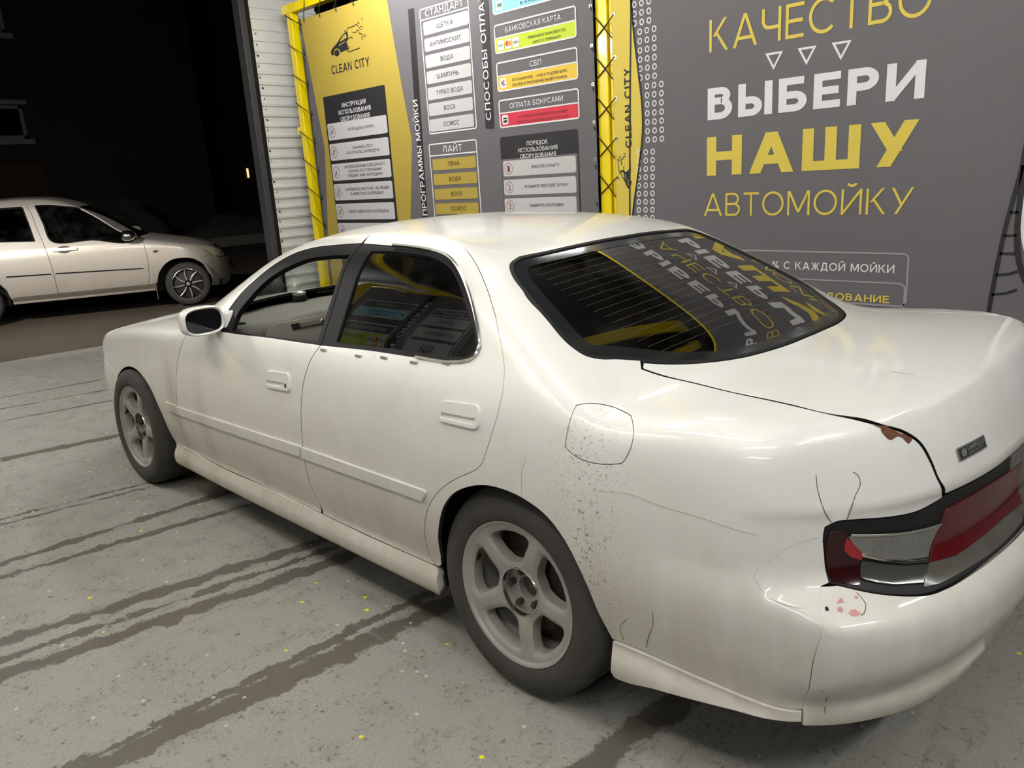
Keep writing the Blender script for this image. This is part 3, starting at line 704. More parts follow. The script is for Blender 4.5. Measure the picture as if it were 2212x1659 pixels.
# ================================================================== the white sedan
def K3(k): return np.array(K[k], float)
def build_text(body, size=1.0, offset=0.0, res=3):
    "flat mesh of a line of text: vertices (x, y), faces; cap height is .728"
    c = bpy.data.curves.new('t', 'FONT'); c.body = body; c.size = 1; c.offset = offset; c.resolution_u = res; c.fill_mode = 'FRONT'
    o = bpy.data.objects.new('t', c); COL.objects.link(o)
    dg = bpy.context.evaluated_depsgraph_get(); me = bpy.data.meshes.new_from_object(o.evaluated_get(dg))
    V = np.array([tuple(v.co) for v in me.vertices]); F = [tuple(p.vertices) for p in me.polygons]
    bpy.data.objects.remove(o); bpy.data.curves.remove(c); bpy.data.meshes.remove(me)
    return V[:, :2], F

M_PAINT = paint_mat('white_paint', srgb(226, 226, 223), srgb(152, 140, 116), 1.0, marks=True)
M_BLACK = simple('black_rubber', (.009, .009, .010, 1), .5, spec=.25, var=.2)
M_DARK = simple('matte_black', (.006, .006, .006, 1), .9, var=0)
M_TRIMB = simple('black_trim', (.007, .007, .008, 1), .55, spec=.14, var=.1)
M_CHROME = simple('bright_trim', (.62, .61, .58, 1), .22, metal=1, var=.1)
M_TYRE = simple('tyre_rubber', (.040, .037, .033, 1), .85, var=.35, vscale=14, bump=.2, bscale=120)
M_ALLOY = simple('dull_alloy', (.34, .325, .30, 1), .42, metal=.3, var=.14, vscale=12, bump=.05)
M_ALLOYD = simple('dirty_alloy', (.10, .092, .082, 1), .6, metal=.5, var=.4, vscale=20)
M_STEEL = simple('rusty_steel', (.07, .055, .045, 1), .6, metal=.6, var=.4, vscale=30)
M_TINT = glass_mat('tinted_glass', (.035, .035, .035, 1), ior=1.62)
M_RGLASS = glass_mat('heated_rear_glass', (.035, .035, .033, 1), ior=1.75, lines=True, extra=.04)
M_CLEAR = glass_mat('clear_glass', (.80, .84, .82, 1), ior=1.45)
M_DASH = simple('grey_dash_plastic', srgb(112, 108, 103), .6, var=.12, bump=.15, bscale=200)
M_DASHL = simple('grey_dash_lower', srgb(140, 134, 127), .5, var=.15, bump=.15, bscale=200)
M_SEAT = simple('grey_seat_cloth', srgb(70, 68, 66), .9, var=.2, bump=.3, bscale=300)
M_RED = simple('red_lens', (.072, .005, .007, 1), .22, spec=.35, var=.35, vscale=10, coat=.15)
M_DRED = simple('dark_red_lens', (.022, .003, .004, 1), .18, spec=.3, var=.2, coat=.2)
M_REDB = simple('bright_red_lens', (.26, .006, .012, 1), .15, var=.1, coat=.4)
M_SMOKE = simple('smoked_lens', (.075, .071, .062, 1), .22, spec=.35, var=.35, vscale=10, coat=.15)
M_SMOKED = simple('dark_smoked_lens', (.040, .041, .038, 1), .2, spec=.35, var=.35, vscale=10, coat=.2)
def ribbed():
    t = NT('clear_ribbed_lens'); v = t.obj()
    sep = t.n('ShaderNodeSeparateXYZ', ins={0: v})
    w = t.math('SINE', t.math('MULTIPLY', sep.outputs[2], 1500))
    t.set(t.b, 'Base Color', t.mix(t.noise(v, 14), (.13, .13, .12, 1), (.27, .27, .25, 1)))
    t.b.inputs['Roughness'].default_value = .18; t.b.inputs['Metallic'].default_value = .35; t.b.inputs['Coat Weight'].default_value = 1
    t.bump(w, .25, .002)
    return t.m
M_RIB = ribbed()
M_ORANGE = simple('amber_lens', (.22, .10, .04, 1), .15, var=.2, coat=1)
M_RUST = simple('rust', (.12, .045, .02, 1), .85, var=.55, vscale=90, bump=.6, bscale=150)
M_PINK = simple('pink_primer', srgb(196, 140, 138), .7, var=.12, vscale=60)
M_CRACK = simple('crack_line', (.10, .085, .065, 1), .8, var=0)
M_CRACKL = simple('faint_crack_line', (.36, .34, .29, 1), .8, var=0)
M_MIRROR = simple('mirror_glass', (.05, .055, .06, 1), .05, metal=.9, var=0)

M_BADGE = simple('badge_grey', srgb(72, 72, 72), .3, metal=.4, var=.05); M_BADGES = simple('badge_silver', srgb(190, 190, 186), .3, metal=.7, var=.05)
H = Hull()
CS = Cap(.55, 2.6, .2)
TOPM = Top()
car = empty('sedan_car', (0, 0, 0), 'dirty white four-door sedan with grey five-spoke wheels, parked in front of the banners', 'car')

SK = [(.42, .279), (.50, .296), (.60, .298), (.70, .290), (.85, .284), (1.4, .287), (2.0, .281), (2.385, .283)]
SKx = np.array(SK)
def skz(x): return np.interp(x, SKx[:, 0], SKx[:, 1])
def sk(xs): return on_side(H, [(x, skz(x)) for x in xs])
FARCH = [(.418, .265), (.378, .34), (.365, .44), (.312, .54), (.22, .608), (.115, .637), (.01, .634), (-.116, .598), (-.215, .545)]
FARCH2 = [(-.215, .545), (-.285, .46), (-.318, .36), (-.325, .215)]
FT = np.array([(.86, -.805, .925), (.96, -.765, .985), (1.052, -.72, 1.045), (1.13, -.67, 1.105), (1.22, -.61, 1.172), (1.31, -.555, 1.222),
               (1.415, -.505, 1.256), (1.50, -.495, 1.268), (1.614, -.49, 1.277), (1.745, -.5, 1.281)])
A0 = np.array([(.80, -.822, .905), (.86, -.805, .925)])
HOODE = on_top(H, [(.60, -.735), (.40, -.735), (.0, -.725), (-.25, -.705), (-.45, -.672)])
LAMPE = on_side(H, [(-.455, .715), (-.425, .66), (-.43, .607)])
BTOP = on_side(H, [(-.43, .603), (-.36, .597), (-.28, .575), (-.215, .545)])
GLH = np.array([(2.525, 0), (2.515, -.2), (2.494, -.38), (2.474, -.474)])      # top edge, centre to corner
GLS = np.array([(2.474, -.474), (2.488, -.529), (2.538, -.573), (2.602, -.60), (2.724, -.641), (2.844, -.671), (2.88, -.668), (2.911, -.649), (2.943, -.611), (2.984, -.569), (3.042, -.512), (3.082, -.462), (3.15, -.342), (3.185, -.204), (3.197, 0)])
GLH3, GLS3 = on_top(H, GLH), on_top(H, GLS)
glass_outline = [GLH3[::-1], mir(GLH3), mir(GLS3), GLS3[::-1]]

# ---- fenders
fend = [np.vstack([A0[:1], K3('seamA')]), sk([.56, .50, .43]), on_side(H, FARCH), BTOP[::-1], LAMPE[::-1], HOODE[::-1], [tuple(HOODE[0]), (.72, -.782, .925), (.80, -.822, .905)]]
fl, fr_ = panel(H, 'fender', CS, fend, M_PAINT, car, gap=.003, both=True, dark=True)
# ---- hood and windshield
WSB = on_top(H, [(.72, -.715), (.66, -.60), (.59, -.40), (.55, -.2), (.535, 0)])
hood = [HOODE[::-1], on_top(H, [(.60, -.735), (.60, -.60), (.54, -.40), (.50, -.2), (.485, 0)]), mir(on_top(H, [(.60, -.735), (.60, -.60), (.54, -.40), (.50, -.2), (.485, 0)]))[::-1], mir(HOODE), on_top(H, [(-.45, .672), (-.60, .60), (-.70, .45), (-.755, .2), (-.77, 0), (-.755, -.2), (-.70, -.45), (-.60, -.60), (-.45, -.672)])]
panel(H, 'hood', TOPM, hood, M_PAINT, car, h=.03)
cowl = [on_top(H, [(.605, -.73), (.605, -.60), (.545, -.40), (.505, -.2), (.49, 0)]), mir(on_top(H, [(.605, -.73), (.605, -.60), (.545, -.40), (.505, -.2), (.49, 0)]))[::-1], mir(WSB), WSB[::-1]]
panel(H, 'cowl_panel', TOPM, cowl, M_TRIMB, car, h=.03, off=-.006)
WSS = on_top(H, [(.72, -.715), (.85, -.69), (.98, -.655), (1.10, -.61), (1.22, -.555), (1.30, -.51), (1.335, -.475)])
WST = on_top(H, [(1.335, -.475), (1.315, -.38), (1.28, -.2), (1.265, 0)])
ws = [WSB[::-1], WSS, WST, mir(WST)[::-1], mir(WSS)[::-1], mir(WSB)]
panel(H, 'windshield', TOPM, ws, M_CLEAR, car, h=.04, gap=0, off=-.004, fd=0)
# ---- roof with the front pillars
RS = K3('roofseam')
roofL = np.vstack([RS[:5]])
edge_c = np.array([(2.221, -.51, 1.262), (2.36, -.515, 1.238), tuple(on_top(H, [(2.474, -.474)])[0])])
roof = [A0, FT[1:], RS[:5], edge_c, GLH3[::-1], mir(GLH3), mir(edge_c)[::-1], mir(RS[:5])[::-1], mir(FT)[::-1], mir(A0)[::-1], mir([tuple(WSS[0])]+[(.80, -.822, .905)])[::-1], mir(WSS), mir(WST), WST[::-1], WSS[::-1], [tuple(WSS[0]), (.80, -.822, .905)]]
panel(H, 'roof', CS, roof, M_PAINT, car, gap=.0015, h=.028, dark=True)
# ---- doors
fdoor = [sk([.566, .7, .9, 1.2, 1.5, 1.72]), K3('seamB')[::-1], K3('DLOfb')[::-1], K3('DLOf'), FT[::-1], np.vstack([A0[:1], K3('seamA')])]
dl, dr = panel(H, 'door', CS, fdoor, M_PAINT, car, gap=.003, both=True, dark=True)
rdoor = [sk([1.73, 1.9, 2.1, 2.36]), K3('archseam')[::-1], RS[::-1], K3('DLOrt'), K3('seamB')]
rl, rr_ = panel(H, 'door', CS, rdoor, M_PAINT, car, gap=.003, both=True, dark=True)
# black window surrounds
def closed(*p): return [np.array(q) for q in p]
fo, fi = closed(K3('DLOf'), K3('DLOfb')[::-1]), closed(K3('openf'), K3('openfb')[::-1])
ro, ri = closed(K3('DLOrt')), closed(K3('openr'))
def surround(outer, inner, pl, pr):
    Lo = grow(CS, outer, .001); Li = loop2([CS.inv(s) for s in inner], .01)
    return flat_panel(H, 'window_trim', CS, Lo, M_TRIMB, pl, [Li], off=-.0025, fd=.02, both=True, parent2=pr, h=.018)
surround(fo, fi, dl, dr); surround(ro, ri, rl, rr_)
flat_panel(H, 'window_glass', CS, grow(CS, ri, .006), M_TINT, rl, off=-.010, fd=0, both=True, parent2=rr_)
# bright strip round the rear door window, clips below it
def strip_tube(H, name, pts, r, mat, parent, off=.001, both=False, parent2=None, n=6, step=.012):
    P = spline(np.array(pts), step); N = H.N(P); P = P+N*off
    a = MB().tube([tuple(p) for p in P], r, n).obj(name, mat, parent, smooth=True)
    if both: MB().tube([tuple(p) for p in P*[1, -1, 1]], r, n).obj(name, mat, parent2 if parent2 is not None else parent, smooth=True)
    return a
strip_tube(H, 'window_trim_strip', K3('DLOrt')[1:15], .005, M_CHROME, rl, .005, True, rr_)
for p in K3('trimclips')[:5]:
    n = H.N(np.array([p]))[0]
    b = MB().box((-.016, -.004, -.0035), (.016, .004, .0035)); o = b.obj('trim_clip', M_BADGES, rl, bevel=.001)
    o.matrix_world = Matrix.Translation(Vector(p)+Vector(n)*.002)
# ---- quarter panels
LTOP = on_rear(H, [(-.486, .7345), (-.56, .722), (-.627, .725), (-.692, .732), (-.726, .732), (-.742, .722)])
LSIDE = np.array([(3.560, -.744, .715), (3.559, -.745, .706), (3.562, -.743, .66), (3.575, -.746, .602)])
BSEAM = np.array([(3.565, -.762, .597), (3.566, -.779, .58), (3.561, -.806, .494), (3.551, -.80, .406), (3.549, -.787, .308)])
RARCH = K3('rarch')
quart = [edge_c, GLS3[:10], K3('trunkL'), LTOP, LSIDE, BSEAM, on_side(H, [(3.548, .304), (3.3, .303), (3.098, .303), (3.068, .300)]), RARCH[::-1], on_side(H, [(2.408, .32), (2.398, .29), (2.385, .285)]), K3('archseam')[::-1], RS[4:][::-1]]
fuel = K3('fuel')
ql = panel(H, 'quarter_panel', CS, quart, M_PAINT, car, holes=[[np.vstack([fuel, fuel[:1]])]], gap=.0015, dark=True)
qr = panel(H, 'quarter_panel', CS, quart, M_PAINT, car, gap=.0015)
for v in qr.data.vertices: v.co.y = -v.co.y
qr.data.flip_normals()
panel(H, 'fuel_flap', CS, [np.vstack([fuel, fuel[:1]])], M_PAINT, ql, gap=.0032, off=.0005)
# ---- rear glass, its seal, the boot lid
Lg = loop2([TOPM.inv(s) for s in glass_outline], .012)
flat_panel(H, 'rear_window', TOPM, inset(Lg, .003), M_RGLASS, car, off=-.005, fd=0, h=.03)
flat_panel(H, 'window_seal', TOPM, inset(Lg, -.002), M_BLACK, car, [inset(Lg, .009)], off=.0005, fd=.01, h=.02)
M_FRIT = simple('glass_border', (.012, .014, .017, 1), .12, var=.1)
flat_panel(H, 'glass_border', TOPM, inset(Lg, .008), M_FRIT, bpy.data.objects['rear_window'], [inset(Lg, .052)], off=-.004, fd=0, h=.02)
PT = Pol(2.9, .5)
FE = GLS3[9:].copy(); FE[:, 0] += .007
LIDB = on_rear(H, [(y, .7365) for y in (-.484, -.3, -.15, 0, .15, .3, .484)])
lid = [FE, mir(FE)[::-1], mir(K3('trunkL')), LIDB[::-1], K3('trunkL')[::-1]]
lidb = panel(H, 'trunk_lid', PT, lid, M_PAINT, car, gap=.0085, fd=.02, h=.026, dark=True)
# ---- tail lamps across the back
def lampline(y0, y1):
    top = [(y, z) for y, z in ((-.13, .733), (-.25, .733), (-.367, .733), (-.484, .732), (-.56, .718), (-.627, .722), (-.692, .729), (-.724, .729), (-.739, .720))]
    bot = [(-.738, .600), (-.70, .586), (-.659, .577), (-.612, .571), (-.558, .571), (-.465, .574), (-.343, .576), (-.13, .578)]
    return top, bot
tp, bt = lampline(0, 0)
lampseg = [on_rear(H, tp), LSIDE, on_rear(H, bt), on_rear(H, [(-.13, .579), (-.13, .732)])]
tl, tr_ = panel(H, 'tail_lamp', CS, lampseg, M_BLACK, car, gap=.001, off=-.004, fd=.02, h=.016, both=True)
def lens(name, key, mat, off, lab=None, both=True, smooth=True):
    q = K3(key); q = np.vstack([q, q[:1]])
    L = loop2([CS.inv(q)], .008, smooth)
    a, b = flat_panel(H, name, CS, L, mat, tl, off=off, fd=.004, h=.012, both=True, parent2=tr_)
    if lab: a['label'] = lab; b['label'] = lab
lens('red_lens', 'redR', M_RED, .000, 'dull red brake light lens', smooth=False)
lens('indicator_lens', 'clear', M_RIB, .000, 'clear ribbed grey lens', smooth=False)
lens('reflector_lens', 'redtri', M_REDB, .001, 'bright red three-cornered reflector', smooth=False)
lens('smoked_lens', 'smokeR', M_SMOKE, -.001, 'smoky grey lens', smooth=False)
lens('reversing_lens', 'smokeL', M_SMOKED, -.001, 'dark grey lower lens', smooth=False)
lens('side_lens', 'darkred', M_DRED, -.001, 'dark red wrap-around lens', smooth=False)
for k in ('chrome1', 'chrome2', 'chrome3'): lens('bright_strip', k, M_CHROME, .003, smooth=False)
gar = [on_rear(H, [(y, .733) for y in (-.125, 0, .125)]), on_rear(H, [(.125, .73), (.125, .581)]), on_rear(H, [(y, .579) for y in (.125, 0, -.125)]), on_rear(H, [(-.125, .581), (-.125, .73)])]
panel(H, 'rear_garnish', CS, gar, M_SMOKE, car, gap=.001, off=-.002, h=.02)
# ---- bumpers
bb = [(y, z-.003) for y, z in bt]
RB = on_rear(H, bb)
bumpB = on_rear(H, [(-.74, .262), (-.66, .262), (-.55, .265), (-.4, .281), (-.2, .303), (0, .308)])
rbump = [np.vstack([LSIDE[-1:]+[[0, 0, -.006]], BSEAM]), [tuple(BSEAM[-1]), (3.549, -.787, .266)], on_side(H, [(3.552, .264), (3.60, .262)]), bumpB, mir(bumpB)[::-1], mir(on_side(H, [(3.552, .264), (3.60, .262)]))[::-1], mir(np.vstack([LSIDE[-1:]+[[0, 0, -.006]], BSEAM]))[::-1], mir(RB), RB[::-1]]
rb = panel(H, 'bumper', Cap(.42, 2.6, .2), rbump, M_PAINT, car, gap=.001, fd=.016, h=.024)
FB = on_rear(H, [(-.70, .603), (-.6, .605), (-.4, .605), (-.2, .605), (0, .605)], True)
fbot = on_rear(H, [(-.66, .20), (-.5, .20), (-.3, .20), (0, .20)], True)
fbump = [BTOP[::-1], FB, mir(FB)[::-1], mir(BTOP), mir(on_side(H, FARCH2)), mir(fbot), fbot[::-1], on_side(H, FARCH2)[::-1]]
fb = panel(H, 'bumper', Cap(.45, 2.6, .2), fbump, M_PAINT, car, gap=.002, h=.03)
# headlamps and grille
hl = [LAMPE, on_rear(H, [(-.70, .608), (-.6, .61), (-.45, .61), (-.30, .612)], True), on_rear(H, [(-.30, .62), (-.30, .69)], True), on_rear(H, [(-.32, .692), (-.45, .69), (-.6, .694), (-.66, .70)], True)]
panel(H, 'headlamp', CS, hl, M_ORANGE, car, both=True, h=.03, off=-.002)
gr = [on_rear(H, [(-.29, .612), (0, .612), (.29, .612)], True), on_rear(H, [(.29, .62), (.29, .69)], True), on_rear(H, [(.29, .692), (0, .69), (-.29, .692)], True), on_rear(H, [(-.29, .69), (-.29, .62)], True)]
panel(H, 'grille', CS, gr, M_TRIMB, car, h=.03, off=-.008)
# ---- skirts
skb = on_side(H, [(2.40, .20), (2.36, .190), (2.0, .188), (1.4, .190), (.8, .188), (.5, .186), (.44, .19), (.425, .215)])
skirt = [sk([.428, .50, .60, .70, .85, 1.4, 2.0, 2.385]), on_side(H, [(2.40, .275), (2.405, .215)]), skb]
panel(H, 'side_skirt', CS, skirt, M_PAINT, car, gap=.0012, off=.007, both=True, fd=.03)
skr = [on_side(H, [(3.072, .299), (3.098, .301), (3.3, .302), (3.546, .303)]), on_side(H, [(3.546, .28), (3.42, .264), (3.31, .250), (3.2, .232), (3.11, .212), (3.085, .212), (3.077, .225)])]
panel(H, 'rear_skirt', CS, skr, M_PAINT, car, gap=.001, off=.008, both=True, fd=.03, h=.015)
# ---- side mouldings
def mould(key, pl, pr):
    q = K3(key); q = np.vstack([q, q[:1]])
    L = loop2([CS.inv(q)], .012, False)
    flat_panel(H, 'side_moulding', CS, L, M_PAINT, pl, off=.009, fd=.012, h=.02, both=True, parent2=pr)
mould('mouldf', dl, dr); mould('mould0', fl, fr_); mould('mouldr', rl, rr_)
# ---- door handles
def handle(Q, pl, pr, key):
    Q = np.array(Q)                          # corners (x, z): lower left, lower right, upper right, upper left
    def bil(u, v): return (1-u)*(1-v)*Q[0]+u*(1-v)*Q[1]+u*v*Q[2]+(1-u)*v*Q[3]
    Lx = np.linalg.norm(Q[1]-Q[0]); Lz = np.linalg.norm(Q[3]-Q[0])
    def rr2(u0, v0, u1, v1, r): return on_side(H, [bil(x/Lx, y/Lz) for x, y in rrect(u0*Lx, v0*Lz, u1*Lx, v1*Lz, r, 6)])
    def cl(P): return CS.inv(np.vstack([P, P[:1]]))
    out = loop2([cl(rr2(0, 0, 1, 1, .021))], .004, False)
    um = .76 if key else .93
    slot = loop2([cl(rr2(.08, .14, um, .90, .010))], .004, False)
    a, b = flat_panel(H, 'door_handle', CS, out, M_PAINT, pl, [slot], off=.009, fd=.042, h=.008, both=True, parent2=pr)
    flap = loop2([cl(rr2(.085, .46, um-.005, .89, .008))], .004, False)
    flat_panel(H, 'handle_flap', CS, flap, M_PAINT, pl, off=.0085, fd=.030, h=.008, both=True, parent2=pr)
    rec = loop2([cl(rr2(.08, .12, um+.01, .92, .008))], .006, False)
    flat_panel(H, 'handle_recess', CS, rec, M_PAINT, pl, off=-.032, fd=0, h=.01, both=True, parent2=pr)
    if key:
        c = bil(.87, .30); kp = on_side(H, [(c[0]+.0075*math.cos(t)*.8, c[1]+.0075*math.sin(t)) for t in np.linspace(0, 2*math.pi, 14)])
        flat_panel(H, 'keyhole', CS, loop2([CS.inv(kp)], .004, False), M_ALLOYD, pl, off=.0105, fd=.004, h=.006, both=True, parent2=pr)
handle([(1.489, .750), (1.671, .758), (1.666, .822), (1.498, .811)], dl, dr, True)
handle([(2.482, .794), (2.655, .797), (2.652, .861), (2.493, .851)], rl, rr_, False)
# ---- wing mirrors
def mirror(side):
    def sec(x, cy, cz, a, b, n=28, e=.62):
        P = []
        for k in range(n):
            t = 2*math.pi*k/n; c, s_ = math.cos(t), math.sin(t)
            P.append((x+.03*((cy-.03*0)-0)*0, side*(-(cy+a*abs(c)**e*math.copysign(1, c))), cz+b*abs(s_)**e*math.copysign(1, s_)))
        return P
    secs = [(1.108, .893, .973, .072, .046), (1.118, .893, .973, .079, .053), (1.108, .894, .973, .084, .058), (1.07, .895, .973, .084, .058), (1.03, .89, .970, .074, .050), (.995, .88, .966, .052, .036), (.975, .872, .963, .022, .016)]
    V = []; F = []; n = 28
    for s_ in secs: V += sec(*s_)
    for i in range(len(secs)-1):
        for k in range(n): F.append((i*n+k, i*n+(k+1) % n, (i+1)*n+(k+1) % n, (i+1)*n+k))
    F.append(tuple((len(secs)-1)*n+k for k in range(n)))
    mb = MB(); mb.add(V, F)
    o = mb.obj('wing_mirror', M_PAINT, car, smooth=True, angle=50)
    g = MB(); P = sec(1.112, .893, .973, .071, .045); g.add(P, [tuple(range(n))]); g.obj('mirror_glass', M_MIRROR, o)
    st = MB()
    for i in range(1):
        q = [(1.00, .845, .925), (1.10, .845, .935), (1.10, .845, .985), (1.02, .845, .985), (.93, .775, .918), (1.125, .79, .928), (1.12, .765, 1.0), (1.02, .775, .985)]
        st.add([(x, -side*y, z) for x, y, z in q], [(0, 1, 2, 3), (4, 7, 6, 5), (0, 4, 5, 1), (1, 5, 6, 2), (2, 6, 7, 3), (3, 7, 4, 0)])
    st.obj('mirror_base', M_PAINT, o, bevel=.008, seg=3, smooth=True)
    return o
mirror(1)
# ---- dark shell behind the gaps, underbody, wheel housings
AR = lambda cx, r, a0, a1, n=12: [(cx+r*math.cos(math.radians(a0+(a1-a0)*k/n)), .31+r*math.sin(math.radians(a0+(a1-a0)*k/n))) for k in range(n+1)]
shell = [on_side(H, [(.47, .30), (1.4, .30), (2.33, .30)]), on_side(H, AR(2.735, .40, 178, 4)), on_side(H, [(3.15, .31), (3.50, .33)]), on_side(H, [(3.50, .56), (3.50, .72), (3.3, .88)]), on_side(H, [(2.72, .90), (1.8, .89), (.9, .87)]), on_side(H, [(.3, .82), (-.30, .68)]), on_side(H, AR(.03, .41, 135, 2))]
panel(H, 'inner_shell', CS, shell, M_DARK, car, gap=0, off=-.022, fd=0, both=True, h=.04)
ub = MB().box((-.6, -.62, .21), (3.55, .62, .30)); ub.box((.45, -.74, .22), (2.30, .74, .31)); ub.box((3.1, -.50, .29), (3.60, .50, .62)); ub.box((-.62, -.55, .22), (-.45, .55, .60)); ub.box((-.45, -.50, .22), (.62, .50, .80))
ub.box((2.35, -.5, .28), (3.2, .5, .80))
ub.obj('underbody', M_DARK, car)
for cx in (.03, 2.735):
    for sd in (-1, 1):
        Mx = Matrix.Translation((cx, sd*.80, .312)) @ Matrix.Rotation(math.radians(90), 4, 'X')
        m = MB(); hs = 1 if sd < 0 else -1
        m.lathe([(.372, .0 if hs > 0 else 0), (.372, -.30*hs), (.02, -.30*hs)], 40, 0, Mx, a0=math.radians(-18), a1=math.radians(198))
        m.obj('wheel_housing', M_DARK, car, smooth=True)
# ---- wheels
def tyre_mesh():
    R = .312
    prof = [(.2145, -.006, 0), (.219, .006, 0), (.232, .013, 0), (.255, .015, 0), (.276, .010, 0), (.291, .003, 0), (.2995, -.006, 1), (.306, -.016, 2), (.3105, -.030, 2), (R, -.046, 3), (R, -.070, 0), (R-.006, -.073, 0), (R-.006, -.079, 0), (R, -.082, 0), (R, -.115, 0), (R-.006, -.118, 0), (R-.006, -.124, 0), (R, -.127, 0), (R, -.150, 3), (.3105, -.168, 2), (.306, -.182, 2), (.2995, -.192, 1), (.28, -.205, 0), (.25, -.212, 0), (.2145, -.195, 0), (.2145, -.006, 0)]
    n = 144; V = []; F = []
    for r, h, g in prof:
        for k in range(n):
            a = 2*math.pi*k/n; q = r
            if g and k % 4 == 0: q -= (.0045 if g > 1 else .002)
            V.append((q*math.cos(a), q*math.sin(a), h))
    for i in range(len(prof)-1):
        for k in range(n): F.append((i*n+k, i*n+(k+1) % n, (i+1)*n+(k+1) % n, (i+1)*n+k))
    return V, F
def rim_face(phase, nsp=5, r_out=.2035, win=None, zf=None, depth=.032, h=.0075, rc=.070):
    outer = np.array([(r_out*math.cos(t), r_out*math.sin(t)) for t in np.linspace(0, 2*math.pi, 130)[:-1]])
    hub = np.array([(rc*math.cos(t), rc*math.sin(t)) for t in np.linspace(0, 2*math.pi, 50)[:-1]])
    wins = []
    for k in range(nsp):
        a = math.radians(phase+360/nsp*(k+.5))
        wins.append(win(a))
    P, T = fill(outer, [hub]+wins, h)
    dmin = np.full(len(P), 9.)
    for Wn in wins:
        B = np.roll(Wn, -1, 0)
        ab = (B-Wn)[None]; t = np.clip(((P[:, None]-Wn[None])*ab).sum(2)/np.maximum((ab*ab).sum(2), 1e-12), 0, 1)
        dmin = np.minimum(dmin, np.linalg.norm(P[:, None]-(Wn[None]+t[..., None]*ab), axis=2).min(1))
    r = np.linalg.norm(P, axis=1)
    z = zf(r)-.009*np.exp(-(dmin/.008)**2*.9)
    V = [(p[0], p[1], q) for p, q in zip(P, z)]; F = [tuple(t) for t in T]
    for Wn in [hub]+wins:
        m = len(Wn); idx = [int(np.argmin(((P-w)**2).sum(1))) for w in Wn]
        b = len(V)
        for j in range(m):
            c = Wn.mean(0); w = Wn[j]+(Wn[j]-c)*(-.04 if Wn is not hub else 0)
            V.append((w[0], w[1], z[idx[j]]-depth))
        F += [(idx[j], idx[(j+1) % m], b+(j+1) % m, b+j) for j in range(m)]
    return V, F
def win5(a):
    def pt(r, d): return (r*math.cos(a+d), r*math.sin(a+d))
    half = [(.0875, 5), (.0900, 11.5), (.0965, 17.0), (.108, 20.6), (.125, 23.4), (.145, 25.4), (.162, 26.4), (.1735, 26.0), (.1800, 23.0), (.1828, 17.0), (.1836, 8.0)]
    P = [pt(r, math.radians(-d_)) for r, d_ in half]+[pt(r, math.radians(d_)) for r, d_ in half[::-1]]
    L = loop2([np.array(P+[P[0]])], .006)
    return L
TV, TF = tyre_mesh()
WH = {}
def wheel(x, side, yplane, camber, phase, toe=0):
    M = Matrix.Translation((x, side*yplane, .312)) @ Matrix.Rotation(toe, 4, 'Z') @ Matrix.Rotation(math.radians(90 if side < 0 else -90), 4, 'X') @ Matrix.Rotation(side*camber, 4, 'X')
    drop = .312*(1-math.cos(camber))
    ty = pymesh('wheel', TV, TF, M_TYRE, car, smooth=True); ty.data.set_sharp_from_angle(angle=math.radians(35))
    ty.matrix_world = M
    V, F = rim_face(phase, win=win5, zf=lambda r: np.interp(r, [0, .07, .09, .13, .175, .2035], [-.020, -.020, -.013, -.005, -.005, -.003]))
    mb = MB(); mb.add(V, F)
    mb.lathe([(.2125, -.010), (.2168, .002), (.2158, .0055), (.2125, .0050), (.2080, .0005), (.2030, -.0032)], 96)
    mb.lathe([(.2030, -.0045), (.1955, -.034), (.1900, -.120), (.2000, -.190)], 64)
    mb.lathe([(.070, -.052), (.034, -.052), (.034, -.075)], 40)
    o = mb.obj('rim', M_ALLOY, ty, smooth=True, angle=38)
    ring = MB().lathe([(.074, -.0195), (.0725, -.0165), (.0695, -.0175), (.0685, -.03)], 48); ring.obj('hub_ring', M_CHROME, ty, smooth=True)
    bk = MB().lathe([(.0, -.078), (.012, -.07), (.033, -.075), (.034, -.09)], 24); bk.obj('hub_cap', M_ALLOYD, ty, smooth=True)
    dk = MB().lathe([(.05, -.080), (.135, -.080), (.14, -.084), (.14, -.10), (.19, -.125)], 48); dk.obj('brake_disc', M_STEEL, ty, smooth=True)
    for k in range(5):
        a = math.radians(phase+72*k+36); nm = Matrix.Translation((.0525*math.cos(a), .0525*math.sin(a), 0))
        lg = MB(); hexa = [(.0105*math.cos(t), .0105*math.sin(t)) for t in np.linspace(0, 2*math.pi, 7)[:-1]]
        lg.prism(hexa, -.052, -.032, nm); lg.lathe([(.0075, -.032), (.006, -.027), (.0, -.0255)], 12, 0, nm)
        lg.obj('lug_nut', M_STEEL, ty, bevel=.001)
    a = math.radians(phase+72*2+36-12)
    vp = Vector((.186*math.cos(a), .186*math.sin(a), -.03)); MB().tube([vp, vp*.93+Vector((0, 0, .012)), vp*.90+Vector((0, 0, .022))], [.006, .0055, .004], 10).obj('valve', M_BLACK, ty, smooth=True)
    return ty
# top of each wheel leans inward
wheel(2.73, -1, .838, .046, -7, 0)
wheel(0, -1, .855, .039, -4, 0)
wheel(2.73, 1, .838, .046, 20, 0)
wheel(0, 1, .855, .039, 50, 0)
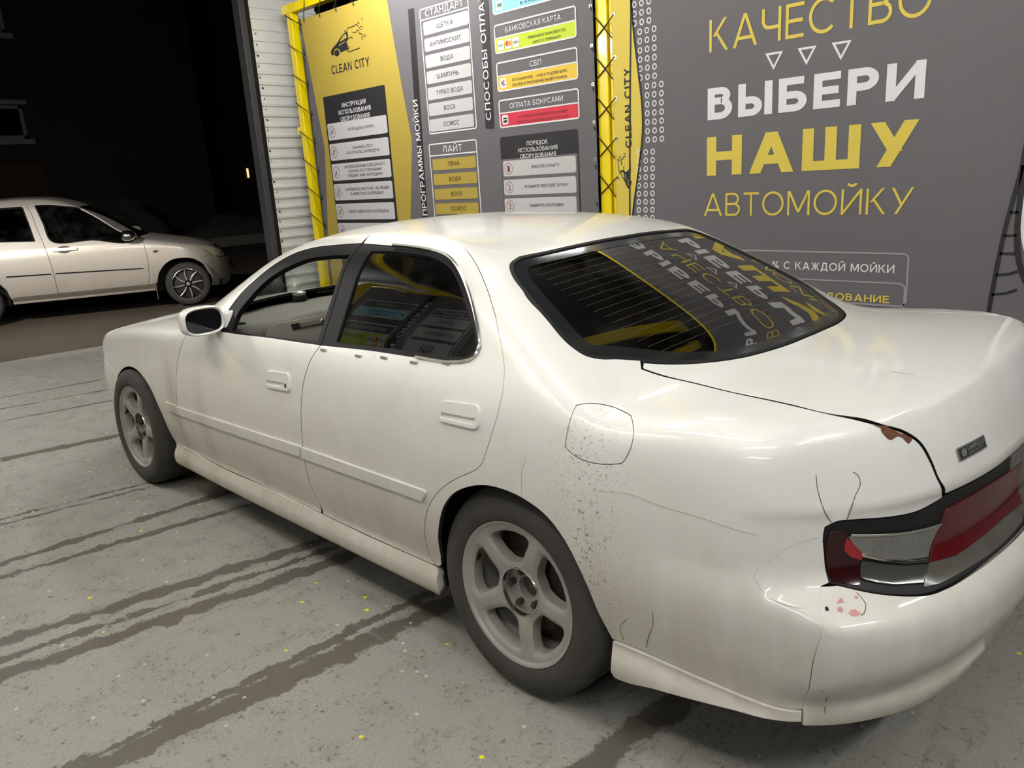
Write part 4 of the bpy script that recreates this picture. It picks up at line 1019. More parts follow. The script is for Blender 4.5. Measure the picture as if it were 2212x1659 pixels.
# ---- cabin
cab = MB()
dv = []
def loft(name, secs, mat, parent, cap=True, bevel=0):
    n = len(secs[0]); V = [p for s in secs for p in s]; F = []
    for i in range(len(secs)-1):
        for k in range(n-1): F.append((i*n+k, i*n+k+1, (i+1)*n+k+1, (i+1)*n+k))
    m = MB(); m.add(V, F)
    return m.obj(name, mat, parent, smooth=True, angle=50)
ys = [-.76, -.72, -.6, -.3, 0, .3, .6, .72, .76]
dprof = [(.50, .895), (.60, .905), (.78, .915), (.93, .912), (.985, .900), (1.005, .880)]
loft('dashboard', [[(x-.16*(abs(y) > .74), y, z-.06*(abs(y)/.76)**4) for y in ys] for x, z in dprof]+[[(1.0, y, .86) for y in ys], [(1.06, y, .74) for y in ys], [(.98, y, .5) for y in ys]], M_DASH, car)
gb = MB()
P = [(-.60, .845), (-.585, .872), (-.54, .882), (-.15, .885), (-.05, .885), (-.05, .735), (-.56, .735), (-.60, .765)]
gb.prism([(-p[0], p[1]) for p in P], 0, .012, Matrix(((0, 0, 1, 1.012), (-1, 0, 0, 0), (0, 1, 0, 0), (0, 0, 0, 1))) @ Matrix.Rotation(0, 4, 'X'))
g = gb.obj('glovebox_lid', M_DASHL, car, bevel=.006, seg=3, smooth=True)
g.matrix_world = Matrix.Translation((1.0, 0, .88)) @ Matrix.Rotation(math.radians(-26), 4, 'Y') @ Matrix.Translation((-1.0, 0, -.88))
gh = MB().box((1.022, -.43, .838), (1.034, -.29, .862)); h1 = gh.obj('glovebox_latch', M_DASH, g, bevel=.004, seg=2)
gh = MB().box((1.020, -.47, .836), (1.028, -.43, .864)); gh.obj('latch_recess', M_DARK, g)
MB().lathe([(.010, 0), (.010, .006), (.006, .008), (0, .008)], 16, 0, Matrix.Translation((1.03, -.315, .850)) @ Matrix.Rotation(math.radians(90), 4, 'Y')).obj('glovebox_lock', M_CHROME, g)
vt = MB(); vt.box((.83, -.72, .902), (.95, -.64, .908)); vt.obj('air_vent', M_DARK, car)
MB().lathe([(.19, 0), (.205, .0), (.205, .012), (.19, .012)], 40, 0, Matrix.Translation((1.15, .36, .86)) @ Matrix.Rotation(math.radians(65), 4, 'Y'), closed=True).tube([(1.15, .18, .86), (1.13, .36, .85), (1.15, .54, .86)], .014).tube([(1.13, .36, .85), (1.0, .36, .78)], .03).obj('steering_wheel', M_BLACK, car, smooth=True)
MB().box((.4, -.72, .30), (2.9, .72, .33)).obj('cabin_floor', M_SEAT, car)
def seat(y, x=1.45, rear=False):
    m = MB(); wd = .25 if not rear else .62
    m.box((x-.25, y-wd, .34), (x+.25, y+wd, .52))
    m.box((-.06, y-wd, 0), (.06, y+wd, .55), 0, Matrix.Translation((x+.28, 0, .46)) @ Matrix.Rotation(math.radians(18), 4, 'Y'))
    s_ = m.obj('seat', M_SEAT, car, bevel=.05, seg=4, smooth=True)
    for yy in ([y] if not rear else []):
        hb = MB().box((-.05, -.12, 0), (.04, .12, .15), 0, Matrix.Translation((x+.47, yy, 1.0)) @ Matrix.Rotation(math.radians(12), 4, 'Y'))
        hb.obj('headrest', M_SEAT, s_, bevel=.03, seg=3, smooth=True)
seat(-.36); seat(.36)
seat(0, 2.25, True)
MB().box((2.62, -.60, .86), (3.05, .60, .875)).obj('parcel_shelf', M_SEAT, car)
# inner faces of the doors and lining of the roof
dcard = [on_side(H, [(.75, .32), (1.7, .32)]), on_side(H, [(1.78, .90), (.95, .88)])]
panel(H, 'door_card', CS, dcard, M_DASH, dl, gap=0, off=-.06, fd=0, both=True, parent2=dr, h=.05, smooth=False)
dcard = [on_side(H, [(1.75, .32), (2.30, .32)]), on_side(H, [(2.45, .62), (2.62, .90), (1.85, .90)])]
panel(H, 'door_card', CS, dcard, M_DASH, rl, gap=0, off=-.06, fd=0, both=True, parent2=rr_, h=.05, smooth=False)
lin = [on_top(H, [(1.36, -.45), (1.32, -.2), (1.30, 0), (1.32, .2), (1.36, .45)]), on_top(H, [(2.2, .48), (2.46, .45)]), on_top(H, [(2.49, .2), (2.50, 0), (2.49, -.2)]), on_top(H, [(2.46, -.45), (2.2, -.48)])]
panel(H, 'roof_lining', TOPM, lin, M_DASHL, car, gap=0, off=-.03, fd=0, h=.05, smooth=False)
# ---- badge on the boot lid
def rear_decal(name, V2, F, y0, z0, y1, z1, zsl, mat, parent, off):
    "flat artwork (0..1, 0..1) laid on the back of the car; y0..y1, z0..z1, zsl tilts it"
    V2 = np.array(V2); yz = np.stack([y0+(y1-y0)*V2[:, 0], z0+(z1-z0)*V2[:, 1]+zsl*(V2[:, 0]-.5)], 1)
    P = on_rear(H, yz); N = H.N(P); P = P+N*off
    return pymesh(name, P, [f for f in F], mat, parent, N=N)
by0, by1, bz0, bz1 = -.432, -.312, .804, .8325
gx = [(i/12, j) for j in (0, 1) for i in range(13)]
bd = rear_decal('badge', gx, [(i, i+1, 14+i, 13+i) for i in range(12)], by0, bz0, by1, bz1, .002, M_BADGES, lidb, .004)
sd_ = MB()
o_ = rear_decal('badge_plate', gx, [(i, i+1, 14+i, 13+i) for i in range(12)], by0+.003, bz0+.003, by1-.003, bz1-.003, .002, M_BADGE, lidb, .005)
V, F = build_text('UMBRELLA', offset=.02); V = (V-V.min(0))/(V.max(0)-V.min(0))
rear_decal('badge_lettering', V, F, by0+.036, bz0+.0145, by1-.006, bz0+.0245, .002, M_BADGES, lidb, .0058)
V, F = build_text('CORPORATION', offset=.01); V = (V-V.min(0))/(V.max(0)-V.min(0))
rear_decal('badge_lettering', V, F, by0+.036, bz0+.006, by1-.02, bz0+.0120, .002, M_BADGES, lidb, .0058)
oc = [(.5+.5*math.cos(t), .5+.5*math.sin(t)) for t in np.linspace(math.pi/8, 2*math.pi+math.pi/8, 9)[:-1]]
rear_decal('badge_emblem', [(.5, .5)]+oc, [(0, 1+i, 1+(i+1) % 8) for i in range(8)], by0+.009, bz0+.0055, by0+.031, bz1-.0055, .001, M_BADGES, lidb, .0058)
# ---- damage: rust, primer patches, cracks
def patch(name, key, mat, parent, off, M=CS, lab=None):
    q = K3(key); q = np.vstack([q, q[:1]])
    o = flat_panel(H, name, M, loop2([M.inv(q)], .006), mat, parent, off=off, fd=0, h=.012)
    if lab: o['label'] = lab
patch('rust_patch', 'rust1', M_RUST, ql, .0012, lab='brown rust hole at the boot corner'); patch('rust_patch', 'rust2', M_RUST, ql, .0012)
CB = Cap(.42, 2.6, .2)
for k in ('paint1', 'paint2', 'paint3', 'paint4'): patch('bare_primer_patch', k, M_PINK, rb, .0009, CB)
patch('bumper_hole', 'hole', M_DARK, rb, .0010, CB)
for i in range(1, 12):
    par = rb if i in (9, 10, 11) else ql
    strip_tube(H, 'paint_crack', K3('crack%d' % i), (.0009) if i not in (3, 4, 7, 8) else .0005, M_CRACK if i not in (3, 4, 7, 8) else M_CRACKL, par, .0002, n=5, step=.008)
# things lying in the car
af = empty('air_freshener', (.60, -.16, .909), 'small grey round air freshener standing on the dashboard of the white sedan', 'air freshener')
MB().lathe([(0, 0), (.035, 0), (.038, .006), (.036, .020), (.030, .024), (0, .024)], 28).obj('base', M_BLACK, af, smooth=True)
MB().lathe([(.028, .024), (.034, .030), (.034, .040), (.026, .046), (0, .047)], 28).obj('cap', M_BADGES, af, smooth=True)

# ================================================================== the silver hatchback outside
H2 = Hatch()
M_SIL = paint_mat('silver_paint', srgb(203, 196, 187), srgb(128, 116, 100), .8, metal=.35, rough=.36)
M_AL2 = simple('machined_alloy', (.72, .71, .69, 1), .25, metal=.9, var=.05)
M_BLKW = simple('black_wheel', (.012, .011, .012, 1), .6, var=.2)
M_HLAMP = simple('headlamp_lens', srgb(196, 186, 160), .12, var=.25, vscale=12, coat=1)
M_TINT2 = glass_mat('hatchback_glass', (.10, .10, .10, 1), ior=1.5)
M_CLEAR2 = glass_mat('hatchback_front_glass', (.45, .46, .45, 1), ior=1.45)
hat = empty('hatchback_car', (0, 0, 0), 'silver five-door hatchback with black and silver spoked wheels standing outside on dark asphalt', 'car')
K2 = lambda k: mir(K3(k))            # traced on its right flank; worked on as the left one, then mirrored
CH = Cap(.6, 2.5, .3)
def both2(name, segs, mat, parents, holes=(), M=CH, **kw):
    r, l = panel(H2, name, M, segs, mat, parents[0], holes=holes, both=True, parent2=parents[1], h=kw.pop('h', .03), gap=kw.pop('gap', .0035), dark=True, **kw)
    return r, l
sA = np.vstack([[(.53, -.70, .985)], K2('hseamA')[1:-1], on_side(H2, [(.495, .335)])])
sB = np.vstack([on_side(H2, [(1.755, 1.455)]), K2('hseamB')[1:-1], on_side(H2, [(1.568, .335)])])
dlo = K2('hwinf'); dlr = K2('hwinr')
top_f = on_side(H2, [(1.755, 1.462), (1.5, 1.455), (1.27, 1.425), (1.08, 1.36), (.90, 1.26), (.74, 1.15), (.60, 1.045)])
d1 = [sA, on_side(H2, [(.6, .335), (1.0, .335), (1.5, .335)]), sB[::-1], top_f]
hdf = both2('door', d1, M_SIL, (hat, hat), holes=[[np.vstack([dlo, dlo[:1]])]])
sC = on_side(H2, [(2.42, 1.39), (2.50, 1.20), (2.52, 1.0), (2.44, .78), (2.24, .60), (2.13, .45), (2.10, .335)])
dlr2 = np.vstack([on_side(H2, [(1.79, 1.43), (1.81, 1.45), (2.05, 1.45), (2.33, 1.40), (2.42, 1.22), (2.40, 1.06), (2.1, 1.035), (1.75, 1.015), (1.71, 1.015), (1.75, 1.24)])])
d2 = [sB, on_side(H2, [(1.65, .335), (2.09, .335)]), sC[::-1], on_side(H2, [(2.36, 1.44), (2.05, 1.475), (1.765, 1.463)])]
hdr = both2('door', d2, M_SIL, (hat, hat), holes=[[np.vstack([dlr2, dlr2[:1]])]], hsmooth=False)
for (a, b), q, nm in ((hdf, dlo, 'f'), (hdr, dlr2, 'r')):
    L = inset(loop2([CH.inv(np.vstack([q, q[:1]]))], .02, nm == 'f'), .0)
    flat_panel(H2, 'window_trim', CH, inset(L, -.003), M_TRIMB, a, [inset(L, .014)], off=-.002, fd=.01, both=True, parent2=b)
    flat_panel(H2, 'window_glass', CH, inset(L, .008), M_CLEAR2 if nm == 'f' else M_TINT2, a, off=-.010, fd=0, h=.05, both=True, parent2=b)
# corner piece ahead of the window, under the mirror
cp = on_side(H2, [(.545, .94), (.60, .936), (.72, .945), (.70, 1.06), (.60, .985)])
flat_panel(H2, 'corner_trim', CH, loop2([CH.inv(np.vstack([cp, cp[:1]]))], .02, False), M_TRIMB, hdf[0], off=.003, fd=.01, both=True, parent2=hdf[1])
arch = K2('harch')[:11]
fe = [sA, on_side(H2, [(.44, .335), (.385, .335)]), arch, [(-.295, -.77, .42)], on_side(H2, [(-.20, .625), (-.36, .655)]), on_side(H2, [(-.36, .66), (-.24, .77), (-.20, .82)]), on_top(H2, [(-.15, -.66), (.1, -.70), (.35, -.705), (.50, -.70)])]
both2('fender', fe, M_SIL, (hat, hat))
hd = [on_top(H2, [(.50, -.70), (.35, -.705), (.1, -.70), (-.15, -.66), (-.22, -.62), (-.36, -.45), (-.42, -.2), (-.43, 0)]), on_top(H2, [(-.42, .2), (-.36, .45), (-.22, .62), (-.15, .66), (.1, .70), (.35, .705), (.50, .70)]), on_top(H2, [(.50, .6), (.42, .3), (.40, 0), (.42, -.3), (.50, -.6)])]
panel(H2, 'hood', TOPM, hd, M_SIL, hat, h=.04)
w2 = [on_top(H2, [(.50, -.69), (.42, -.3), (.40, 0), (.42, .3), (.50, .69)]), on_top(H2, [(.75, .655), (1.0, .60), (1.18, .555)]), on_top(H2, [(1.16, .5), (1.10, .2), (1.09, 0), (1.10, -.2), (1.16, -.5)]), on_top(H2, [(1.18, -.555), (1.0, -.60), (.75, -.655)])]
panel(H2, 'windshield', TOPM, w2, M_TINT2, hat, gap=-.004, fd=0, off=-.004, h=.06)
rfL = np.vstack([on_top(H2, [(.52, -.705), (.75, -.66), (1.0, -.605), (1.18, -.56)])])
rf = [rfL, on_top(H2, [(1.16, -.5), (1.10, -.2), (1.09, 0)]), on_top(H2, [(1.10, .2), (1.16, .5)]), mir(rfL)[::-1], mir(np.vstack([[(.53, -.70, .985)], top_f[::-1], on_side(H2, [(2.05, 1.478), (2.36, 1.445)])])), on_top(H2, [(2.62, .45), (2.68, 0), (2.62, -.45)]), np.vstack([[(.53, -.70, .985)], top_f[::-1], on_side(H2, [(2.05, 1.478), (2.36, 1.445)])])[::-1]]
panel(H2, 'roof', Cap(.6, 2.75, .3), rf, M_SIL, hat, gap=.001, h=.04)
# rear body, bumpers
RA = [(2.08, .30), (2.13, .43), (2.22, .55), (2.36, .625), (2.49, .64), (2.62, .625), (2.75, .56), (2.83, .45), (2.87, .30)]
rq = [np.vstack([on_side(H2, [(2.36, 1.44)]), sC]), on_side(H2, RA), on_side(H2, [(2.95, .30)]), on_rear(H2, [(-.66, .36), (-.66, .6), (-.63, .9)]), on_rear(H2, [(-.60, 1.1), (-.55, 1.3)]), on_top(H2, [(2.66, -.46), (2.62, -.45)])]
both2('quarter_panel', rq, M_SIL, (hat, hat))
tg = [on_rear(H2, [(y, 1.37) for y in (-.52, 0, .52)]), on_rear(H2, [(.62, .9), (.65, .62)]), on_rear(H2, [(.65, .60), (0, .58), (-.65, .60)]), on_rear(H2, [(-.65, .62), (-.62, .9)])]
panel(H2, 'tailgate', Cap(.7, 2.2, .3), tg, M_SIL, hat, h=.05)
rb2 = [on_rear(H2, [(-.655, .585), (0, .57), (.655, .585)]), on_rear(H2, [(.66, .4), (.66, .30)]), on_rear(H2, [(.5, .28), (0, .28), (-.5, .28)]), on_rear(H2, [(-.66, .30), (-.66, .4)])]
panel(H2, 'bumper', Cap(.5, 2.2, .3), rb2, M_SIL, hat, h=.05)
fbs = [on_side(H2, [(-.36, .652), (-.20, .622)]), K2('harch')[7:12], on_side(H2, [(-.30, .23)]), on_rear(H2, [(-.6, .22), (-.4, .22), (0, .22)], True), on_rear(H2, [(.4, .22), (.6, .22)], True), mir(on_side(H2, [(-.30, .23)])), mir(K2('harch')[7:12])[::-1], mir(on_side(H2, [(-.36, .652), (-.20, .622)]))[::-1], on_rear(H2, [(.55, .60), (.3, .585), (0, .58)], True), on_rear(H2, [(-.3, .585), (-.55, .60)], True)]
fb2 = panel(H2, 'bumper', Cap(.45, 2.2, .1), fbs, M_SIL, hat, h=.035)
gr2 = [on_rear(H2, [(-.30, .68), (0, .685), (.30, .68)], True), on_rear(H2, [(.30, .67), (.30, .60)], True), on_rear(H2, [(.28, .592), (0, .588), (-.28, .592)], True), on_rear(H2, [(-.30, .60), (-.30, .67)], True)]
panel(H2, 'grille', Cap(.45, 2.2, .1), gr2, M_TRIMB, hat, off=-.008, h=.04)
lp = [on_side(H2, [(-.205, .815), (-.235, .765), (-.30, .715), (-.36, .665)]), on_rear(H2, [(-.62, .635), (-.54, .612), (-.42, .60), (-.34, .605)], True), on_rear(H2, [(-.33, .64), (-.36, .72)], True), on_top(H2, [(-.38, -.45), (-.30, -.56), (-.22, -.635)])]
both2('headlamp', lp, M_HLAMP, (hat, hat), gap=.001, M=Cap(.45, 2.2, .1))
np_ = MB().box((-.655, -.26, .40), (-.64, .26, .51)); np_.obj('number_plate_holder', M_BLACK, fb2, bevel=.005)
# strips, sills, handles, indicator, mirror, mud flap
mq = on_side(H2, [(1.55, .598), (1.55, .588), (1.0, .569), (.53, .553), (.51, .556), (.53, .562), (1.0, .580)])
flat_panel(H2, 'side_moulding', CH, loop2([CH.inv(np.vstack([mq, mq[:1]]))], .02, False), M_TRIMB, hdf[0], off=.008, fd=.01, both=True, parent2=hdf[1])
mq = on_side(H2, [(1.60, .598), (1.60, .588), (2.10, .60), (2.10, .612)])
flat_panel(H2, 'side_moulding', CH, loop2([CH.inv(np.vstack([mq, mq[:1]]))], .02, False), M_TRIMB, hdr[0], off=.008, fd=.01, both=True, parent2=hdr[1])
M_SILD = simple('grimy_sill', srgb(104, 98, 88), .6, var=.3, vscale=16)
sl = on_side(H2, [(.40, .33), (1.0, .33), (2.09, .33), (2.09, .265), (1.0, .262), (.42, .262)])
flat_panel(H2, 'sill', CH, loop2([CH.inv(np.vstack([sl, sl[:1]]))], .02, False), M_SILD, hat, off=.0, fd=.03, both=True)
se = on_side(H2, [(.42, .272), (1.0, .272), (2.09, .275), (2.09, .258), (1.0, .255), (.42, .255)])
flat_panel(H2, 'sill_edge', CH, loop2([CH.inv(np.vstack([se, se[:1]]))], .02, False), M_SIL, hat, off=.018, fd=.03, both=True)
for xc, par in ((1.40, hdf), (2.28, hdr)):
    cup = on_side(H2, [(xc-.0+.085*math.cos(t), .885+.045*math.sin(t)) for t in np.linspace(0, 2*math.pi, 20)])
    flat_panel(H2, 'handle_recess', CH, loop2([CH.inv(cup)], .015), M_ALLOYD, par[0], off=.002, fd=.003, both=True, parent2=par[1])
    hb = on_side(H2, rrect(xc-.15, .868, xc+.14, .902, .016))
    flat_panel(H2, 'door_handle', CH, loop2([CH.inv(np.vstack([hb, hb[:1]]))], .015, False), M_SIL, par[0], off=.022, fd=.02, both=True, parent2=par[1], h=.02)
ind = on_side(H2, [(.335+.033*math.cos(t), .765+.014*math.sin(t)) for t in np.linspace(0, 2*math.pi, 18)])
flat_panel(H2, 'side_indicator', CH, loop2([CH.inv(ind)], .01), M_SMOKE, hat, off=.006, fd=.01, h=.012, both=True)
for sd in (-1, 1):
    V = []; n = 20; secs = [(.70, .06, .05), (.67, .085, .066), (.62, .088, .068), (.565, .07, .055), (.54, .03, .025)]
    for x, a, b in secs:
        V += [(x, sd*(.905+a*math.cos(2*math.pi*k/n)), 1.0+b*math.sin(2*math.pi*k/n)) for k in range(n)]
    F = [(i*n+k, i*n+(k+1) % n, (i+1)*n+(k+1) % n, (i+1)*n+k) for i in range(4) for k in range(n)]+[tuple(range(n)), tuple(4*n+k for k in range(n))]
    mo = MB().add(V, F).obj('wing_mirror', M_CHROME if sd > 0 else M_SIL, hat, smooth=True)
    MB().tube([(.63, sd*.86, .965), (.64, sd*.78, .955)], .022, 10).obj('mirror_stem', M_TRIMB, mo, smooth=True)
    MB().box((.40, sd*.81-.06, .13), (.41, sd*.81+.04, .36)).obj('mud_flap', M_SILD, hat)
    ub2 = MB()
MB().box((-.5, -.62, .22), (3.0, .62, .30)).box((.4, -.72, .23), (2.1, .72, .34)).box((-.42, -.5, .25), (.4, .5, .76)).box((2.05, -.45, .25), (2.95, .45, .8)).obj('underbody', M_DARK, hat)
MB().box((.62, -.70, .70), (.98, .70, .965)).obj('dashboard', M_DARK, hat, bevel=.04)
MB().lathe([(.175, 0), (.19, .0), (.19, .014), (.175, .014)], 32, 0, Matrix.Translation((1.05, .36, .98)) @ Matrix.Rotation(math.radians(62), 4, 'Y'), closed=True).obj('steering_wheel', M_BLACK, hat, smooth=True)
for yy in (-.36, .36):
    m = MB(); m.box((1.2, yy-.24, .4), (1.7, yy+.24, .56)); m.box((-.06, yy-.24, 0), (.06, yy+.24, .58), 0, Matrix.Translation((1.7, 0, .48)) @ Matrix.Rotation(math.radians(16), 4, 'Y'))
    m.obj('seat', M_SEAT, hat, bevel=.05, seg=3, smooth=True)
shell2 = [on_side(H2, [(.43, .36), (1.2, .36), (2.06, .36)]), on_side(H2, AR(2.49, .42, 172, 8)), on_side(H2, [(2.95, .40)]), on_side(H2, [(2.95, .9), (2.4, .95), (1.4, .93), (.7, .90)]), on_side(H2, [(.3, .86), (-.15, .70)]), on_side(H2, AR(.03, .42, 120, 8))]
panel(H2, 'inner_shell', CH, shell2, M_DARK, hat, gap=0, off=-.024, fd=0, both=True, h=.06)
for cx in (.03, 2.49):
    for sd in (-1, 1):
        Mx = Matrix.Translation((cx, sd*.78, .312)) @ Matrix.Rotation(math.radians(90), 4, 'X'); hs = 1 if sd < 0 else -1
        m = MB(); m.lathe([(.372, 0), (.372, -.26*hs), (.02, -.26*hs)], 32, 0, Mx, a0=math.radians(-14), a1=math.radians(194)); m.obj('wheel_housing', M_DARK, hat, smooth=True)
def wheel2(x, side, phase):
    M = Matrix.Translation((x, side*.815, .29)) @ Matrix.Rotation(math.radians(90 if side < 0 else -90), 4, 'X')
    R = .29
    ty = MB().lathe([(.205, -.006), (.212, .006), (.235, .012), (.262, .006), (.280, -.010), (.2885, -.03), (R, -.05), (R, -.13), (.282, -.165), (.25, -.18), (.205, -.17), (.205, -.006)], 72).obj('wheel', M_TYRE, hat, smooth=True, angle=35)
    ty.matrix_world = M
    rm = MB(); rm.lathe([(.206, -.006), (.2085, .004), (.204, .006), (.198, -.004), (.190, -.02), (.185, -.05), (.182, -.15)], 72)
    rm.lathe([(.05, -.02), (.185, -.045)], 48)
    rm.obj('rim', M_BLKW, ty, smooth=True)
    MB().lathe([(.2065, .0045), (.2085, .005), (.2085, .003)], 72).lathe([(.2045, .0065), (.2075, .0055)], 72).obj('rim_edge', M_AL2, ty, smooth=True)
    for k in range(8):
        a = math.radians(phase+45*k)
        def pp(r, d): return (r*math.cos(a+d), r*math.sin(a+d))
        P = [pp(.038, -.18), pp(.055, .18), pp(.10, .17), pp(.150, .09), pp(.1975, -.015), pp(.1975, -.055), pp(.15, -.02), pp(.10, -.03)]
        MB().prism(P, -.02, .0).obj('spoke', M_AL2, ty, bevel=.002)
    MB().lathe([(.0, .006), (.020, .005), (.026, .0), (.028, -.02)], 24).obj('hub_cap', M_ALLOY, ty, smooth=True)
for x in (0, 2.49):
    for sd in (-1, 1): wheel2(x, sd, 8)
for i in range(1): pass
_d = Vector((.397, .918, 0)).normalized(); _r = Vector((_d.y, -_d.x, 0))
hat.matrix_world = Matrix(((-_d.x, _r.x, 0, -7.254), (-_d.y, _r.y, 0, 2.614), (0, 0, 1, 0), (0, 0, 0, 1)))

# ================================================================== printed banners along the bay wall
YB = 2.15
M_BGREY = simple('banner_grey', srgb(97, 94, 98), .62, var=.05, vscale=3, bump=.06, bscale=900)
M_BYEL = simple('banner_yellow', srgb(168, 147, 60), .6, var=.04, vscale=3, bump=.06, bscale=900)
M_BYEL2 = simple('banner_pale_yellow', srgb(214, 192, 76), .6, var=.04, vscale=3)
M_BBLK = simple('banner_black', srgb(26, 25, 29), .6, var=.05)
M_BWHT = simple('banner_white', srgb(222, 221, 224), .6, var=.03)
M_BBAR = simple('banner_light_grey', srgb(190, 188, 191), .6, var=.03)
M_BLINE = simple('banner_mid_grey', srgb(150, 146, 150), .6, var=.03)
M_BGRN = simple('banner_lime', srgb(190, 214, 40), .6, var=.03)
M_BBLUE = simple('banner_sky', srgb(138, 208, 226), .6, var=.03)
M_BORN = simple('banner_amber', srgb(226, 190, 62), .6, var=.03)
M_BRED = simple('banner_red', srgb(206, 44, 66), .6, var=.03)
M_IRED = simple('print_dark_red', srgb(120, 40, 50), .6, var=0)
M_MRED = simple('print_red', srgb(214, 50, 40), .6, var=0); M_MORG = simple('print_orange', srgb(240, 150, 40), .6, var=0)
M_VBLUE = simple('print_blue', srgb(40, 60, 130), .6, var=0); M_MGRN = simple('print_green', srgb(60, 130, 80), .6, var=0)
M_YSTEEL = simple('yellow_steel', srgb(250, 222, 10), .33, var=.05, coat=.5)
M_EYE = simple('eyelet_metal', (.5, .5, .48, 1), .3, metal=.9, var=.1)
M_CORD = simple('black_cord', srgb(40, 24, 20), .8, var=.2)
class Print:
    "flat artwork on a banner: x along the wall, z up; n-th layer lies in front of the sheet"
    def __init__(s, sheet, fx=1, y=YB, face=-1): s.p = sheet; s.y = y; s.face = face
    def tri(s, x, z, lay): return (x, s.y+s.face*(.0015+.0009*lay), z)
    def poly(s, name, pts, mat, lay=1, parent=None, holes=()):
        P, T = fill(np.array(pts if area2(np.array(pts, float)) > 0 else pts[::-1], float), [np.array(h, float) for h in holes], 9.)
        V = [s.tri(a, b, lay) for a, b in P]
        F = [tuple(t) if s.face < 0 else tuple(t[::-1]) for t in T]
        return pymesh(name, V, F, mat, parent or s.p)
    def multi(s, name, polys, mat, lay=1, parent=None):
        V = []; F = []
        for pts in polys:
            pts = [tuple(p) for p in pts]
            if area2(np.array(pts)) < 0: pts = pts[::-1]
            b = len(V); V += [s.tri(a, c, lay) for a, c in pts]
            F.append(tuple(range(b, b+len(pts))) if s.face < 0 else tuple(range(b+len(pts)-1, b-1, -1)))
        return pymesh(name, V, F, mat, parent or s.p)
    def rr(s, name, x0, z0, x1, z1, mat, r=.012, lay=1, parent=None):
        return s.poly(name, rrect(x0, z0, x1, z1, r, 5), mat, lay, parent)
    def frame(s, name, x0, z0, x1, z1, mat, w=.008, r=.02, lay=1, parent=None):
        return s.poly(name, rrect(x0, z0, x1, z1, r, 6), mat, lay, parent, [rrect(x0+w, z0+w, x1-w, z1-w, max(r-w, .002), 6)])
    def lines(s, name, lines, mat, w=.004, lay=2, parent=None, closed=False):
        V = []; F = []
        for L in lines:
            L = np.array(L, float); n = len(L)
            t = np.zeros_like(L); t[1:-1] = L[2:]-L[:-2]; t[0] = L[1]-L[0]; t[-1] = L[-1]-L[-2]
            t /= np.maximum(np.linalg.norm(t, axis=1, keepdims=True), 1e-9); nn = np.stack([-t[:, 1], t[:, 0]], 1)*w/2
            b = len(V); V += [s.tri(*p, lay) for p in L+nn]+[s.tri(*p, lay) for p in L-nn]
            F += [((b+i, b+n+i, b+n+i+1, b+i+1) if s.face < 0 else (b+i+1, b+n+i+1, b+n+i, b+i)) for i in range(n-1)]
        return pymesh(name, V, F, mat, parent or s.p)
    def text(s, body, x0, x1, z0, zc, mat, weight=0., lay=3, parent=None, rot=False, name='lettering', fit=True, align='c'):
        "fit a line between x0 and x1, baseline z0, cap height up to zc"
        V, F = stroke_text(body, weight) if weight > .05 else build_text(body)
        sz = (zc-z0)/.728; a, b = V[:, 0].min(), V[:, 0].max()
        if fit: sx = (x1-x0)/(b-a); X = x0+(V[:, 0]-a)*sx
        else:
            sx = sz*.95; wd = (b-a)*sx; st = (x0+x1-wd)/2; X = st+(V[:, 0]-a)*sx
        Z = z0+V[:, 1]*sz
        dv = s.stag(F, len(V))
        return pymesh(name, [s.tri(x, z, lay+e) for x, z, e in zip(X, Z, dv)], [f if s.face < 0 else f[::-1] for f in F], mat, parent or s.p)
    def vtext(s, body, xl, xr, z0, z1, mat, weight=0., lay=3, parent=None):
        "text turned to read upwards: baseline at xr, tops at xl"
        V, F = stroke_text(body, weight); a, b = V[:, 0].min(), V[:, 0].max()
        Z = z0+(V[:, 0]-a)*(z1-z0)/(b-a); X = xr-(V[:, 1])*(xr-xl)/.728
        dv = s.stag(F, len(V))
        return pymesh('lettering', [s.tri(x, z, lay+e) for x, z, e in zip(X, Z, dv)], [f if s.face < 0 else f[::-1] for f in F], mat, parent or s.p)
    def stag(s, F, n):
        "strokes of one glyph cross each other: keep them a hair apart"
        d = np.zeros(n)
        for i, f in enumerate(F):
            for v in f: d[v] = .03*(i % 31)
        return d
    def logo(s, f, mat, k=1.0, lay=2, parent=None):
        "car half hidden in foam; f maps artwork coordinates (0..1) to the wall"
        C = lambda L: [f(*p) for p in L]
        body = [(0, .33), (.02, .40), (.08, .475), (.21, .59), (.27, .68), (.34, .77), (.43, .84), (.50, .88), (.515, .80), (.51, .74), (.53, .71), (.505, .67), (.50, .61), (.46, .56), (.45, .50), (.485, .33), (.50, .28), (.27, .235), (.255, .33), (.20, .40), (.14, .41), (.09, .35), (.075, .22), (.02, .215)]
        win = [(.285, .62), (.33, .70), (.39, .77), (.465, .815), (.475, .67), (.295, .60)]
        bar = [(.235, .50), (.42, .575), (.425, .545), (.24, .465)]
        o = s.poly('logo_car', C(body), mat, lay, parent, [C(win)[::1] if area2(np.array(C(win))) > 0 else C(win)[::-1], C(bar) if area2(np.array(C(bar))) > 0 else C(bar)[::-1]])
        s.poly('logo_wheel', C([(.165+.072*math.cos(t), .255+.115*math.sin(t)) for t in np.linspace(0, 2*math.pi, 28)[:-1]]), mat, lay, parent)
